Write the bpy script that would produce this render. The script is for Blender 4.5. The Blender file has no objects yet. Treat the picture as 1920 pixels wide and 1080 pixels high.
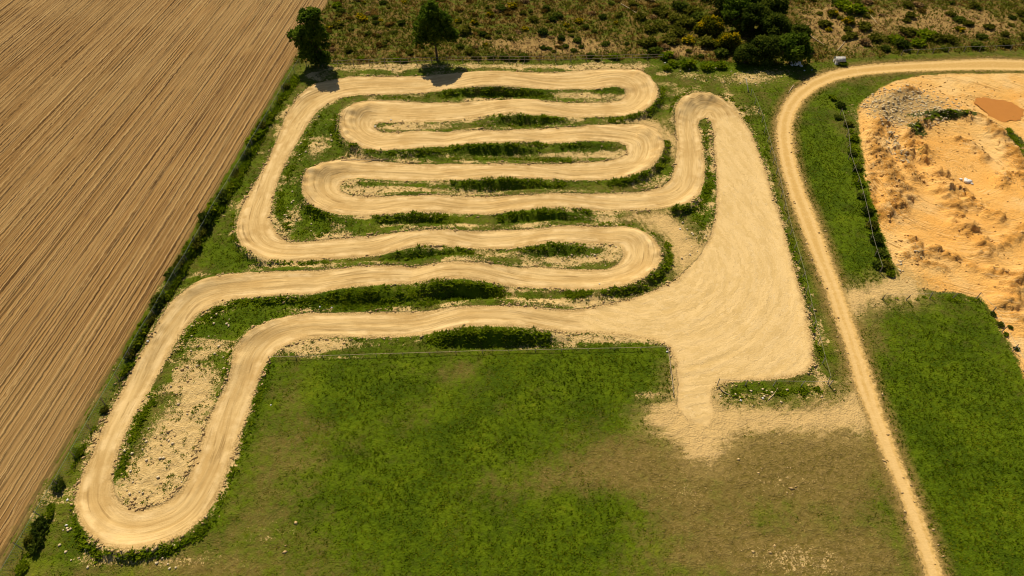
import bpy, math, random
import numpy as np
from mathutils import Vector

# ------------------------------------------------------------------ camera, sky, sun, exposure
S = bpy.context.scene
COL = S.collection
H, TILT, F = 60.0, math.radians(47.0), 1280.0
CT, ST = math.cos(TILT), math.sin(TILT)
cam_d = bpy.data.cameras.new('camera')
cam_d.sensor_width = 36.0; cam_d.lens = 24.0; cam_d.clip_end = 9000.0; cam_d.clip_start = 0.5
cam = bpy.data.objects.new('camera', cam_d); COL.objects.link(cam)
cam.location = (0, 0, H); cam.rotation_euler = (math.radians(90) - TILT, 0, 0)
S.camera = cam

SUN_EL, SUN_AZ = math.radians(48), math.radians(-19)      # azimuth measured from +Y towards +X
SUNV = Vector((math.sin(SUN_AZ) * math.cos(SUN_EL), math.cos(SUN_AZ) * math.cos(SUN_EL), math.sin(SUN_EL)))
w = bpy.data.worlds.new('World'); S.world = w; w.use_nodes = True
wn = w.node_tree; wn.nodes.clear()
sky = wn.nodes.new('ShaderNodeTexSky'); sky.sky_type = 'NISHITA'; sky.sun_disc = False
sky.sun_elevation = SUN_EL; sky.sun_rotation = SUN_AZ
bg = wn.nodes.new('ShaderNodeBackground'); bg.inputs['Strength'].default_value = 0.05
wo = wn.nodes.new('ShaderNodeOutputWorld')
wn.links.new(sky.outputs[0], bg.inputs[0]); wn.links.new(bg.outputs[0], wo.inputs[0])
sun_d = bpy.data.lights.new('sun', 'SUN'); sun_d.energy = 5.0; sun_d.angle = math.radians(0.53)
sun_d.color = (1.0, 0.86, 0.62)
sun = bpy.data.objects.new('sun', sun_d); COL.objects.link(sun)
sun.rotation_euler = SUNV.to_track_quat('Z', 'Y').to_euler(); sun.location = (0, 60, 90)
S.view_settings.view_transform = 'Standard'; S.view_settings.look = 'None'
S.view_settings.exposure = 0.17; S.view_settings.gamma = 1.0; S.view_settings.use_curve_mapping = False

S.cycles.filter_width = 1.1
rng = np.random.default_rng(11)
random.seed(5)

# ------------------------------------------------------------------ survey helpers
def ground_at(px, py, z=0.0):
    """point on the level z of the site seen at a place of the survey photograph"""
    px = np.asarray(px, float); py = np.asarray(py, float)
    u = (px - 960) / F; v = (540 - py) / F
    t = (H - z) / (ST - v * CT)
    return u * t, (CT + v * ST) * t

def survey(pts, z=0.0):
    a = np.array(pts, float)
    x, y = ground_at(a[:, 0], a[:, 1], z)
    return np.stack([x, y], 1)

def to_photo(x, y, z):
    dy, dz = y, z - H
    f = dy * CT - dz * ST; up = dy * ST + dz * CT
    return 960 + F * x / f, 540 - F * up / f

# value noise ---------------------------------------------------------------
_T = rng.random((256, 256))
def vnoise(x, y, scale, seed=0):
    x = np.asarray(x) / scale + seed * 17.37; y = np.asarray(y) / scale + seed * 9.71
    xi = np.floor(x).astype(int); yi = np.floor(y).astype(int)
    fx = x - xi; fy = y - yi
    fx = fx * fx * (3 - 2 * fx); fy = fy * fy * (3 - 2 * fy)
    a = _T[xi & 255, yi & 255]; b = _T[(xi + 1) & 255, yi & 255]
    c = _T[xi & 255, (yi + 1) & 255]; d = _T[(xi + 1) & 255, (yi + 1) & 255]
    return (a * (1 - fx) + b * fx) * (1 - fy) + (c * (1 - fx) + d * fx) * fy
def fbm(x, y, scale, octaves=4, seed=0, gain=0.5):
    s = 0; amp = 1; tot = 0
    for k in range(octaves):
        s = s + amp * vnoise(x, y, scale / 2 ** k, seed + 3 * k + 1); tot += amp; amp *= gain
    return s / tot
def smooth(x, lo, hi):
    t = np.clip((x - lo) / (hi - lo), 0, 1)
    return t * t * (3 - 2 * t)

def dist_segs(P, A, B, chunk=60000):
    """distance of points to a set of segments -> d, index, parameter"""
    n = len(P); D = np.empty(n); I = np.empty(n, int); TT = np.empty(n)
    AB = B - A; L2 = np.maximum((AB ** 2).sum(1), 1e-9)
    ch = max(1000, int(6e6 / len(A)))
    for s in range(0, n, ch):
        p = P[s:s + ch].astype(np.float32)
        dx = p[:, None, 0] - A[None, :, 0].astype(np.float32); dy = p[:, None, 1] - A[None, :, 1].astype(np.float32)
        t = np.clip((dx * AB[:, 0].astype(np.float32) + dy * AB[:, 1].astype(np.float32)) / L2.astype(np.float32), 0, 1)
        ex = dx - t * AB[:, 0].astype(np.float32); ey = dy - t * AB[:, 1].astype(np.float32)
        d2 = ex * ex + ey * ey
        k = d2.argmin(1); r = np.arange(len(p))
        D[s:s + ch] = np.sqrt(d2[r, k]); I[s:s + ch] = k; TT[s:s + ch] = t[r, k]
    return D, I, TT

def inside(P, poly):
    x, y = P[:, 0], P[:, 1]; res = np.zeros(len(P), bool)
    n = len(poly)
    for i in range(n):
        x0, y0 = poly[i]; x1, y1 = poly[(i + 1) % n]
        if y0 == y1: continue
        c = ((y0 > y) != (y1 > y)) & (x < (x1 - x0) * (y - y0) / (y1 - y0) + x0)
        res ^= c
    return res

def sd_poly(P, poly, far=4.0):
    out = np.full(len(P), -far)
    lo = poly.min(0) - far; hi = poly.max(0) + far
    m = (P[:, 0] > lo[0]) & (P[:, 0] < hi[0]) & (P[:, 1] > lo[1]) & (P[:, 1] < hi[1])
    if m.any():
        d, _, _ = dist_segs(P[m], poly, np.roll(poly, -1, 0))
        out[m] = np.where(inside(P[m], poly), d, -d)
    return out

def catmull(pts, n=4):
    p = np.asarray(pts, float); q = np.vstack([2 * p[0] - p[1], p, 2 * p[-1] - p[-2]])
    out = []
    for i in range(1, len(q) - 2):
        for k in range(n):
            t = k / n
            a, b, c, d = q[i - 1], q[i], q[i + 1], q[i + 2]
            out.append(.5 * (2 * b + (c - a) * t + (2 * a - 5 * b + 4 * c - d) * t ** 2 + (3 * b - a - 3 * c + d) * t ** 3))
    out.append(p[-1]); return np.array(out)

# ------------------------------------------------------------------ surveyed outlines
EDGE_A = [(1100,625),(1040,622),(1000,616),(940,613),(880,613),(830,622),(760,632),(700,634),(640,632),(600,634),(560,640),(530,652),(510,668),(495,690),(480,730),(470,765),(455,805),(440,850),(420,905),(405,940),(380,975),(350,1000),(310,1018),(270,1028),(230,1032),(195,1025),(165,1005),(145,975),(138,945),(145,910),(157,880),(173,848),(187,813),(200,783),(230,727),(253,680),(277,640),(298,598),(320,567),(350,540),(383,523),(427,513),(467,510),(533,508),(600,506),(640,502),(740,497),(823,492),(880,490),(933,495),(1007,500),(1090,505),(1140,505),(1160,493),(1168,477),(1163,463),(1140,457),(1090,457),(973,465),(907,467),(847,464),(800,460),(740,472),(673,483),(600,488),(533,490),(500,487),(473,475),(450,460),(442,437),(443,417),(453,387),(467,360),(482,335),(500,303),(520,260),(535,217),(553,187),(573,167),(600,155),(630,148),(660,143),(740,143),(800,142),(883,137),(973,135),(1040,136),(1107,130),(1157,128),(1200,130),(1220,143),(1233,163),(1235,180),(1223,197),(1207,208),(1173,217),(1133,219),(1040,218),(1000,217),(960,212),(933,215),(887,222),(840,228),(783,230),(740,230),(713,230),(703,233),(702,240),(717,248),(750,248),(807,246),(853,245),(940,245),(1023,240),(1083,238),(1140,233),(1207,232),(1230,240),(1241,253),(1246,273),(1240,293),(1227,310),(1203,323),(1173,333),(1123,338),(1040,337),(973,335),(930,334),(873,338),(827,338),(757,340),(707,337),(675,335),(650,339),(638,348),(640,358),(655,365),(690,368),(720,368),(780,366),(830,365),(870,367),(930,367),(1000,365),(1070,362),(1130,362),(1200,360),(1240,350),(1258,335),(1265,310),(1268,280),(1267,250),(1264,220),(1266,200),(1275,187),(1290,177),(1320,172),(1350,180),(1375,200),(1390,220)]
EDGE_B = [(1173,563),(1123,573),(1067,580),(1023,577),(973,573),(907,573),(847,574),(807,582),(740,584),(640,586),(583,585),(533,593),(493,605),(463,622),(447,640),(437,660),(432,690),(423,720),(400,763),(387,793),(377,830),(363,867),(353,893),(337,920),(307,942),(267,955),(233,947),(217,927),(212,900),(217,870),(230,830),(247,793),(267,757),(287,723),(310,680),(330,643),(347,617),(373,590),(407,570),(450,560),(500,557),(567,553),(633,543),(690,537),(740,533),(790,528),(847,523),(887,525),(923,532),(990,540),(1057,544),(1123,543),(1173,537),(1207,523),(1230,507),(1241,487),(1238,463),(1223,443),(1200,430),(1173,424),(1107,423),(1023,427),(940,430),(873,432),(827,429),(780,432),(723,438),(673,443),(617,448),(567,453),(540,453),(523,440),(513,423),(506,407),(510,387),(515,363),(522,340),(533,313),(550,280),(567,253),(580,230),(597,207),(620,192),(645,182),(673,179),(740,177),(790,175),(840,168),(890,163),(957,164),(1023,168),(1073,167),(1123,167),(1153,162),(1170,167),(1174,177),(1163,188),(1133,192),(1090,192),(1023,190),(960,187),(907,188),(857,192),(790,192),(740,188),(690,188),(663,193),(645,207),(637,222),(635,240),(640,258),(655,268),(683,279),(723,282),(773,280),(827,275),(873,271),(940,269),(1007,267),(1073,267),(1133,265),(1160,267),(1173,273),(1175,287),(1163,295),(1133,302),(1073,305),(973,307),(907,307),(840,307),(773,307),(707,300),(640,298),(600,305),(578,320),(566,340),(565,360),(577,380),(602,395),(640,403),(680,405),(720,403),(760,400),(820,398),(870,402),(920,402),(960,397),(1010,393),(1080,391),(1130,396),(1180,395),(1240,392),(1290,382),(1313,365),(1321,340),(1323,310),(1320,280),(1315,255),(1309,235),(1312,226),(1322,222),(1333,228),(1337,250)]
PAN = [(1390,220),(1410,250),(1425,290),(1440,330),(1450,370),(1465,410),(1478,460),(1492,510),(1507,560),(1517,610),(1525,650),(1526,682),(1512,700),(1480,709),(1440,713),(1400,715),(1350,719),(1335,727),(1333,750),(1340,770),(1330,800),(1290,790),(1268,760),(1271,720),(1266,680),(1254,652),(1230,640),(1150,628),(1100,625),(1080,600),(1110,575),(1173,563),(1215,548),(1267,524),(1290,502),(1313,478),(1332,440),(1341,400),(1343,350),(1340,300),(1337,270),(1337,250),(1350,215)]
CENTRE = [(1300,790),(1300,700),(1330,600),(1370,510),(1395,450),(1400,380),(1390,300),(1375,240),(1355,205),(1322,196),(1300,203),(1289,230),(1295,290),(1293,340),(1265,368),(1200,377),(1100,377),(1000,380),(900,384),(800,383),(700,386),(630,380),(602,360),(606,335),(640,320),(700,318),(850,322),(1000,321),(1120,320),(1190,308),(1209,285),(1204,262),(1170,250),(1100,252),(1000,254),(900,257),(780,264),(700,262),(671,245),(670,225),(700,209),(800,211),(900,205),(1000,203),(1120,205),(1180,200),(1204,180),(1198,158),(1170,146),(1100,148),(1000,151),(900,150),(800,159),(680,161),(610,175),(565,205),(525,270),(495,345),(475,410),(482,450),(520,470),(600,468),(700,460),(800,445),(900,448),(1050,440),(1150,438),(1190,447),(1204,475),(1190,505),(1140,523),(1060,524),(960,515),(860,507),(760,512),(640,522),(530,531),(430,535),(360,560),(310,620),(270,690),(235,760),(205,820),(183,880),(173,935),(195,978),(240,994),(300,985),(350,955),(385,900),(410,840),(430,770),(455,710),(475,660),(510,628),(560,612),(640,609),(760,608),(860,595),(950,595),(1050,602),(1150,600),(1260,590),(1360,560)]
ROAD = [(2100,112),(1920,112),(1850,110),(1780,112),(1700,115),(1640,118),(1590,124),(1550,133),(1515,148),(1487,168),(1467,192),(1456,220),(1453,250),(1458,290),(1468,330),(1480,370),(1495,410),(1510,450),(1527,495),(1545,540),(1558,580),(1572,620),(1588,670),(1600,720),(1620,770),(1640,820),(1660,870),(1685,930),(1705,990),(1725,1050),(1745,1120),(1790,1120),(1770,1080),(1755,1030),(1735,975),(1712,915),(1690,860),(1668,800),(1650,750),(1635,700),(1615,640),(1595,580),(1580,540),(1562,490),(1545,440),(1530,400),(1515,365),(1503,330),(1492,290),(1488,260),(1487,235),(1493,210),(1510,185),(1535,165),(1570,150),(1620,140),(1680,135),(1740,133),(1800,132),(1860,132),(1920,133),(2100,133)]
QUARRY = [(2120,139),(1920,137),(1850,138),(1780,138),(1720,142),(1670,155),(1635,175),(1612,195),(1608,215),(1612,250),(1617,290),(1620,330),(1630,365),(1640,405),(1655,440),(1668,475),(1682,505),(1690,525),(1720,540),(1760,545),(1800,550),(1840,558),(1865,590),(1885,630),(1910,680),(1935,730),(2150,760)]
SPREAD = [(1270,700),(1330,700),(1335,750),(1350,768),(1420,770),(1500,772),(1560,764),(1592,746),(1604,715),(1640,800),(1612,806),(1560,802),(1480,808),(1400,803),(1360,825),(1335,862),(1300,858),(1270,825),(1240,805),(1212,790),(1225,765),(1268,750)]
BRANCH = [(1575,548),(1620,545),(1650,533),(1680,520),(1720,530),(1720,548),(1690,552),(1650,552),(1620,567),(1595,590)]
FENCE_L = survey([(563,123),(100,933)])
fd = (FENCE_L[0] - FENCE_L[1]); fd /= np.hypot(*fd)            # heading of the fence and of the furrows
fn = np.array([-fd[1], fd[0]])                                 # towards the field
SCRUB_LINE = survey([(400,118),(563,118),(690,120),(830,115),(1000,113),(1130,110),(1240,108),(1300,112),(1400,118),(1500,122),(1560,112),(1690,101),(1920,95),(2200,85)])

def side_of_field(P):            # metres into the ploughed field (positive) measured from its edge
    return (P - FENCE_L[1]) @ fn - 1.15

# ------------------------------------------------------------------ relief of the site
HUMPS = []
for (px, py, rx, h) in [(925,150,12.5,1.25),(985,203,9,1.0),(930,257,9.5,1.0),(1090,252,7,.7),(775,264,6,.6),(940,321,10,1.0),(780,383,7,.75),(1025,378,8.5,1.05),
                        (800,446,7.5,1.1),(1045,440,6.5,.8),(860,507,8,1.5),(690,520,9,.9),(540,530,6,.5),(930,594,10,1.35),(1150,148,5,.5)]:
    x, y = ground_at(px, py, h * .7); HUMPS.append((float(x), float(y), rx, h))
RIDGES = []
for pts, h, wd in [
    ([(150,900),(138,945),(145,975),(165,1005),(195,1025),(230,1032),(310,1018),(380,975),(420,905)], .55, .8),
    ([(230,727),(253,680),(298,598),(350,540),(427,513),(533,508)], .6, .8),
    ([(1130,423),(1173,424),(1223,443),(1241,487),(1207,523),(1123,543),(1060,545)], .8, .9),
    ([(600,488),(500,487),(450,460),(443,417),(467,360)], .7, .8),
    ([(535,217),(573,167),(630,148)], .5, .8),
    ([(1170,128),(1200,130),(1235,170),(1207,208),(1133,219)], .8, .9),
    ([(730,187),(690,188),(645,207),(635,240),(683,279),(773,281)], 1.2, 1.15),
    ([(1180,233),(1207,232),(1245,273),(1203,323),(1123,338)], .9, .9),
    ([(690,300),(640,298),(578,320),(565,360),(602,395),(680,405)], 1.2, 1.1),
    ([(1240,392),(1290,382),(1321,340)], .7, .8),
    ([(1264,230),(1266,200),(1290,177),(1320,172),(1350,180),(1388,218)], 1.2, 1.1),
    ([(583,585),(493,605),(447,640),(432,690),(400,763)], .6, .7),
    ([(1390,220),(1425,290),(1450,370),(1478,460),(1507,560),(1525,650),(1526,682),(1480,709),(1350,719)], .25, .5)]:
    q = catmull(survey(pts, h), 3)
    RIDGES.append((q, h, wd))
HEAPS = []
BANKS = [([(1705,168),(1665,195),(1650,235),(1652,300)], 1.5, .7), ([(1640,270),(1665,320),(1690,350),(1686,385),(1660,395)], 1.7, 1.2), ([(1672,255),(1695,300),(1718,330)], 1.0, .8), ([(1705,285),(1708,255),(1722,226),(1760,210),(1815,214)], 1.1, 1.0), ([(1728,262),(1735,290)], 1.2, 1.1),
         ([(1765,312),(1772,340),(1786,378)], 1.5, 1.4), ([(1798,342),(1828,382),(1868,402)], 1.0, 1.0), ([(1796,402),(1820,435),(1852,466)], 1.5, 1.5), ([(1850,468),(1888,452),(1925,425)], 1.0, .7), ([(1715,450),(1722,470),(1760,470),(1795,482)], 1.2, .9), ([(1702,478),(1740,492),(1775,500)], .8, .5),
         ([(1840,215),(1862,238),(1890,268),(1922,312)], 1.3, .9), ([(1800,250),(1830,262),(1850,285)], .9, .6), ([(1890,566),(1905,530),(1935,505)], 1.3, 1.2), ([(1868,510),(1882,514)], 1.2, .8), ([(1828,498),(1842,504)], 1.0, .5), ([(1880,340),(1900,320),(1925,330)], 1.2, .8), ([(1905,590),(1925,600)], 1.0, .8), ([(1640,310),(1632,360),(1650,410)], .9, .5)]
for pts, wd, h in BANKS:
    q = np.array(pts, float); x, y = ground_at(q[:, 0], q[:, 1], h * .3)
    sg = np.concatenate([[0], np.cumsum(np.hypot(np.diff(x), np.diff(y)))])
    for sv in np.arange(0, sg[-1] + .6, 1.1):
        kx = rng.random() * .5 - .25
        HEAPS.append((float(np.interp(sv, sg, x)) + kx, float(np.interp(sv, sg, y)) - kx, wd * (.8 + .5 * rng.random()), wd * (.8 + .5 * rng.random()), h * (.7 + .5 * rng.random())))
PITS = []
for (px, py, rx, ry, h) in [(1800,290,8,9,.9),(1760,400,6,6,.3)]:
    x, y = ground_at(px, py); PITS.append((float(x), float(y), rx, ry, h))

PUD = ground_at(1877, 208)
def relief(x, y, fine=True):
    x = np.asarray(x, float); y = np.asarray(y, float); sh = x.shape
    x = x.ravel(); y = y.ravel(); P = np.stack([x, y], 1)
    z = .35 * (fbm(x, y, 30, 2, 5) - .5)
    hm = np.zeros_like(x)
    for hx, hy, rx, h in HUMPS:
        dx = np.abs(x - hx) / rx; dy = np.abs(y - hy)
        f = np.where(dx < 1, .5 + .5 * np.cos(np.pi * np.clip(dx, 0, 1)), 0) ** .8
        hm = np.maximum(hm, h * f * (1 - smooth(dy, 2.2, 3.7)))
    rg = np.zeros_like(x)
    for q, h, wd in RIDGES:
        lo = q.min(0) - 4; hi = q.max(0) + 4
        m = (x > lo[0]) & (x < hi[0]) & (y > lo[1]) & (y < hi[1])
        if not m.any(): continue
        d, i, t = dist_segs(P[m], q[:-1], q[1:])
        s = (i + t) / (len(q) - 1)
        e = smooth(s, 0, .38) * smooth(1 - s, 0, .38)
        jag = .8 + .4 * vnoise(x[m], y[m], .9, 4)
        near = q[i] + (q[i + 1] - q[i]) * t[:, None]; cen = q.mean(0)
        inn = ((P[m] - near) * (cen - near)).sum(1) > 0
        ww = np.where(inn, wd * 1.9, wd * .75)
        rg[m] = np.maximum(rg[m], h * e * np.exp(-(d / ww) ** 2) * jag)
    z = z + np.maximum(hm, rg) + .35 * np.minimum(hm, rg)
    hp = np.zeros_like(x)
    for hx, hy, rx, ry, h in (HEAPS if x.max() > 35 else []):
        r2 = ((x - hx) / rx) ** 2 + ((y - hy) / ry) ** 2
        hp = np.maximum(hp, h * np.exp(-r2 * 1.3))
    for hx, hy, rx, ry, h in PITS:
        r2 = ((x - hx) / rx) ** 2 + ((y - hy) / ry) ** 2
        z = z - h * np.exp(-r2 ** 2)
    if fine:
        rough = np.clip(hp / .5, 0, 1.2)
        rid = 1 - np.abs(2 * fbm(x * 1.0 + .6 * y, y - .3 * x, 1.5, 3, 21) - 1)
        z = z + hp * (.4 + .6 * rid ** 2) + rough * .85 * (fbm(x, y, .7, 3, 31, .65) - .45)
    fl = np.exp(-((((x - PUD[0]) / 4.6) ** 2 + ((y - PUD[1]) / 4.6) ** 2)) ** 3)
    z = z * (1 - fl) - .12 * fl
    return z.reshape(sh)

def at(px, py, dz=0.0):
    """ground point with the relief taken into account"""
    z = 0.0
    for _ in range(4):
        x, y = ground_at(px, py, z); z = float(relief(np.array([x]), np.array([y]))[0])
    return Vector((float(x), float(y), z + dz))

def survey_z(pts):
    a = np.array(pts, float); z = np.zeros(len(a))
    for _ in range(14):
        x, y = ground_at(a[:, 0], a[:, 1], z); z = .6 * z + .4 * relief(x, y, False)
    return np.stack([x, y], 1)

TRACK_P = np.vstack([survey_z(EDGE_A), survey_z(EDGE_B)[::-1]])
PAN_P = survey_z(PAN)
ROAD_P = survey(ROAD); QUARRY_P = survey(QUARRY); SPREAD_P = survey(SPREAD); BRANCH_P = survey(BRANCH)
CENTRE_P = catmull(survey(CENTRE), 4)

# ------------------------------------------------------------------ the surveyed grid and its fields
RES = 0.22
gx = np.arange(-66, 124, RES); gy = np.arange(12, 146, RES)
GX, GY = np.meshgrid(gx, gy); NY, NX = GX.shape
P = np.stack([GX.ravel(), GY.ravel()], 1)
ppx, ppy = to_photo(P[:, 0], P[:, 1], 0.0)
vis = (ppx > -240) & (ppx < 2160) & (ppy > -50) & (ppy < 1300) & (side_of_field(P) < 0.6)
V = np.where(vis)[0]; Q = P[V]
Zv = relief(Q[:, 0], Q[:, 1])
wob = (fbm(Q[:, 0], Q[:, 1], 1.2, 3, 2) - .5)
fields = {}
fields['d_track'] = np.maximum(sd_poly(Q, TRACK_P), -4)
fields['d_pan'] = sd_poly(Q, PAN_P)
fields['d_road'] = sd_poly(Q, ROAD_P)
fields['d_quarry'] = sd_poly(Q, QUARRY_P)
d_branch = sd_poly(Q, BRANCH_P)
d_link = np.maximum(sd_poly(Q, survey([(1190,402),(1245,400),(1285,425),(1320,470),(1295,500),(1268,520),(1262,480),(1247,445),(1215,422)])), sd_poly(Q, survey([(1190,222),(1240,229),(1264,262),(1270,300),(1256,290),(1246,252),(1200,233)])))
fields['d_spread'] = np.maximum(np.maximum(sd_poly(Q, SPREAD_P), d_branch + .35), d_link - .25)
ds = np.interp(Q[:, 0], SCRUB_LINE[:, 0], SCRUB_LINE[:, 1]); fields['d_scrub'] = np.clip(Q[:, 1] - ds, -6, 6)
tr = (fields['d_track'] > -1) | (fields['d_pan'] > -1)
tu = np.zeros(len(Q)); ts = np.zeros(len(Q))
seg = np.hypot(*(CENTRE_P[1:] - CENTRE_P[:-1]).T); cum = np.concatenate([[0], np.cumsum(seg)])
d, i, t = dist_segs(Q[tr], CENTRE_P[:-1], CENTRE_P[1:])
ab = CENTRE_P[1:] - CENTRE_P[:-1]; rel = Q[tr] - CENTRE_P[i]
sgn = np.sign(ab[i, 0] * rel[:, 1] - ab[i, 1] * rel[:, 0])
tu[tr] = d * sgn; ts[tr] = cum[i] + t * seg[i]
fields['tu'] = tu; fields['ts'] = ts
pv = np.array(ground_at(1185, 478)); rv = Q - pv; R_ = np.hypot(*rv.T); th = np.arctan2(rv[:, 1], rv[:, 0])
up_ = smooth(Q[:, 1], float(ground_at(1390, 560)[1]), float(ground_at(1390, 330)[1]))
fields['pu'] = R_ * (1 - up_) + (Q[:, 0] - pv[0] + .18 * (Q[:, 1] - pv[1])) * up_
fields['ps'] = (th * 16) * (1 - up_) + (Q[:, 1] - pv[1]) * up_

def blobs(lst):
    out = np.zeros(len(Q))
    for (px, py, rx, ry, val) in lst:
        x, y = ground_at(px, py)
        sx = (ground_at(px + rx, py)[0] - x); sy = abs(ground_at(px, py + ry)[1] - ground_at(px, py - ry)[1]) / 2
        r2 = ((Q[:, 0] - x) / sx) ** 2 + ((Q[:, 1] - y) / sy) ** 2
        out += val * np.exp(-r2)
    return out
# how lush the grass is (0 bare straw, 1 lush)
green = np.full(len(Q), .58) + .35 * (fbm(Q[:, 0], Q[:, 1], 7, 3, 33) - .5)
green += blobs([(640,730,130,50,.5),(860,800,200,100,.35),(760,930,170,90,.4),(1000,1040,240,60,.45),(1120,960,110,40,.5),(1160,700,110,60,.55),(1000,690,120,25,.3),
                (560,860,60,150,-.15),(480,930,50,110,-.16),(960,900,130,32,-.30),(1170,870,140,50,-.46),(1300,960,150,70,-.42),(1420,860,130,55,-.62),(1560,880,110,70,-.6),(1400,1040,150,45,-.55),(1600,1040,110,60,-.5),(560,740,50,40,-.18),(620,840,50,30,-.12),(330,1060,180,22,-.35),(780,770,60,30,-.25),(860,700,40,20,-.3),
                (1530,690,30,120,-.1),(1560,800,40,60,-.3),(1490,480,20,120,.05),(1580,640,22,120,-.15),(1660,860,30,140,-.2),(1640,620,35,70,-.25),
                (1800,750,160,150,.55),(1850,950,130,160,.6),(1550,330,70,130,.55),(1620,500,60,40,.4),(1580,190,60,25,.3),(1430,230,25,60,.15),(1430,740,120,18,.4),(1470,120,90,14,.25),
                (610,250,50,50,.3),(560,390,60,40,.45),(640,420,60,22,.4),(430,480,50,30,.4),(470,600,90,25,.35),(600,570,120,14,.4),(1330,420,30,60,.45),(1325,300,14,60,.5),(1330,110,90,18,.4),(1240,280,16,60,.3),(1250,480,18,50,.3),
                (230,830,16,70,.6),(410,920,16,60,.3),(470,800,14,90,.3),(150,1010,60,40,.3),(500,700,12,40,.5),(360,620,40,16,.4)])
bare = blobs([(325,840,58,92,1.25),(375,715,40,36,.7),(400,655,34,24,.25),(270,920,45,30,.9),(1095,484,66,11,1.0),(1150,470,20,14,.6),(960,480,60,8,.4),(780,238,70,6,.9),(1010,232,140,5,.35),(720,355,50,7,.9),(860,357,160,5,.6),(1000,358,130,5,.5),(1020,290,150,5,.8),(1150,285,30,10,.8),(790,292,80,6,.6),
              (1100,178,70,7,.9),(1000,178,60,4,.3),(595,275,26,26,.55),(535,430,20,26,.7),(640,440,40,9,.4),(760,423,130,4,.35),(940,422,150,4,.35),(1120,411,80,6,.8),(1290,475,20,30,.6),(1205,226,60,6,.5),(1000,566,130,6,.7),(1110,567,90,7,.8),(760,480,120,5,.3),
              (1130,635,110,9,1.0),(980,650,120,6,.35),(640,645,90,9,.5),(560,660,40,9,.4),(720,125,90,7,.85),(980,124,160,5,.7),(1160,122,70,6,.6),(600,140,30,14,.5),(1290,140,40,10,.5),(1400,148,50,12,.6),(1450,135,60,12,.4),(1370,190,10,40,.5),(1405,270,8,60,.7),(1440,370,8,70,.6),(1490,540,8,90,.6),(1530,690,14,40,.5),(1266,710,10,40,.6),(1220,740,30,10,.6),
              (300,1050,120,14,.5),(180,1045,40,20,.4),(440,860,12,80,.4),(600,500,90,4,.4),(560,497,60,5,.4),(1490,170,16,20,.2),(640,670,70,3,.5),(500,1000,60,40,.25),(1290,920,60,30,.28),(1500,1050,120,36,.42),(1480,900,90,40,.25),(1615,230,14,60,.4),(1640,420,8,90,.3),(1640,565,30,16,.6),(1850,560,40,6,.5),(1890,640,14,60,.3),(1570,660,10,90,.3)])
dq_ = np.maximum(fields['d_track'], fields['d_pan'])
MEADOW_P = survey([(500,672),(1252,655),(1262,745),(1215,790),(1300,858),(1400,803),(1560,800),(1625,790),(1760,1200),(-200,1250),(20,1080),(150,1030),(230,1045),(330,1030),(410,960),(445,870),(480,760)])
lane = smooth(sd_poly(Q, MEADOW_P), .3, -.8) * (fields['d_scrub'] < 0) * (fields['d_road'] < -1.5) * (dq_ > -3.9)
bare += lane * (.42 * np.exp(-((dq_ + .35) / .45) ** 2) * smooth(fbm(Q[:, 0], Q[:, 1], 5, 2, 90), .38, .6) + .42 * smooth(fbm(Q[:, 0], Q[:, 1] * 1.8, 3.2, 3, 91), .48, .70))
slope = np.zeros(len(Q))
for hx, hy, rx, h in HUMPS:
    slope = np.maximum(slope, smooth(rx * .95 - np.abs(Q[:, 0] - hx), 0, rx * .45) * smooth(hy - Q[:, 1], 1.8, 2.4) * smooth(4.4 - (hy - Q[:, 1]), 0, 1.2))
slope *= .4 + .9 * fbm(Q[:, 0], Q[:, 1], 2.0, 3, 92); bare *= 1 - .75 * np.clip(slope, 0, 1); green += .25 * slope
fields['green'] = green; fields['bare'] = bare
fields['core'] = blobs([(1800,330,110,110,1.0),(1780,450,110,60,.8),(1880,560,60,80,.7)])
qv = np.array(ground_at(1790, 315)); qd = Q - qv
fields['qr'] = np.hypot(*qd.T); fields['qa'] = np.arctan2(qd[:, 1], qd[:, 0]) * 9
hp = np.zeros(len(Q))
for hx, hy, rx, ry, h in HEAPS:
    hp = np.maximum(hp, np.exp(-(((Q[:, 0] - hx) / rx) ** 2 + ((Q[:, 1] - hy) / ry) ** 2) * 1.1))
fields['rough'] = hp
fields['grey'] = blobs([(1710,195,90,30,1.0),(1680,280,30,40,.6),(1680,215,50,30,.6),(1690,500,50,30,.4),(1720,470,30,16,.5)])
fields['tuft'] = blobs([(1760,215,70,8,1.2),(1800,213,30,6,1.0),(1720,240,24,14,1.1),(1905,260,18,26,1.0),(1725,280,10,20,.6)])
fields['heath'] = blobs([(1000,60,260,50,.0),(1050,85,160,22,1.0),(1560,55,70,60,.9),(1700,35,130,36,.72),(1850,45,110,40,.68),(1290,95,60,12,.9),(700,100,90,14,.4),(900,80,80,10,.3)])
# fine rubble relief: rough shoulder of the track, ruts, tussocks
dt = np.maximum(fields['d_track'], fields['d_pan'])
edge = np.exp(-(dt / .55) ** 2)
Zv = Zv + edge * .22 * (fbm(Q[:, 0], Q[:, 1], .7, 2, 41) - .45)
Zv = Zv + np.where((dt > .4) & (fields['d_pan'] < 0), .09 * (vnoise(tu * 2.2, ts * .10, 1.0, 8) - .5), 0) * (fields['d_pan'] < 0)
Zv = Zv + np.where(fields['d_pan'] > .6, .07 * (vnoise(fields['pu'] * 1.6, fields['ps'] * .22, 1.0, 9) - .5), 0)
off = (dt < -.2) & (fields['d_road'] < -.2) & (fields['d_quarry'] < -.2)
Zv = Zv + np.where(off, .22 * (fbm(Q[:, 0], Q[:, 1], 1.1, 3, 51) - .5) + np.clip(bare, 0, 1) * .16 * (vnoise(Q[:, 0], Q[:, 1], .6, 61) - .5), 0)
Zv = Zv - smooth(fields['d_road'], 0, .6) * .08
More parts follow.
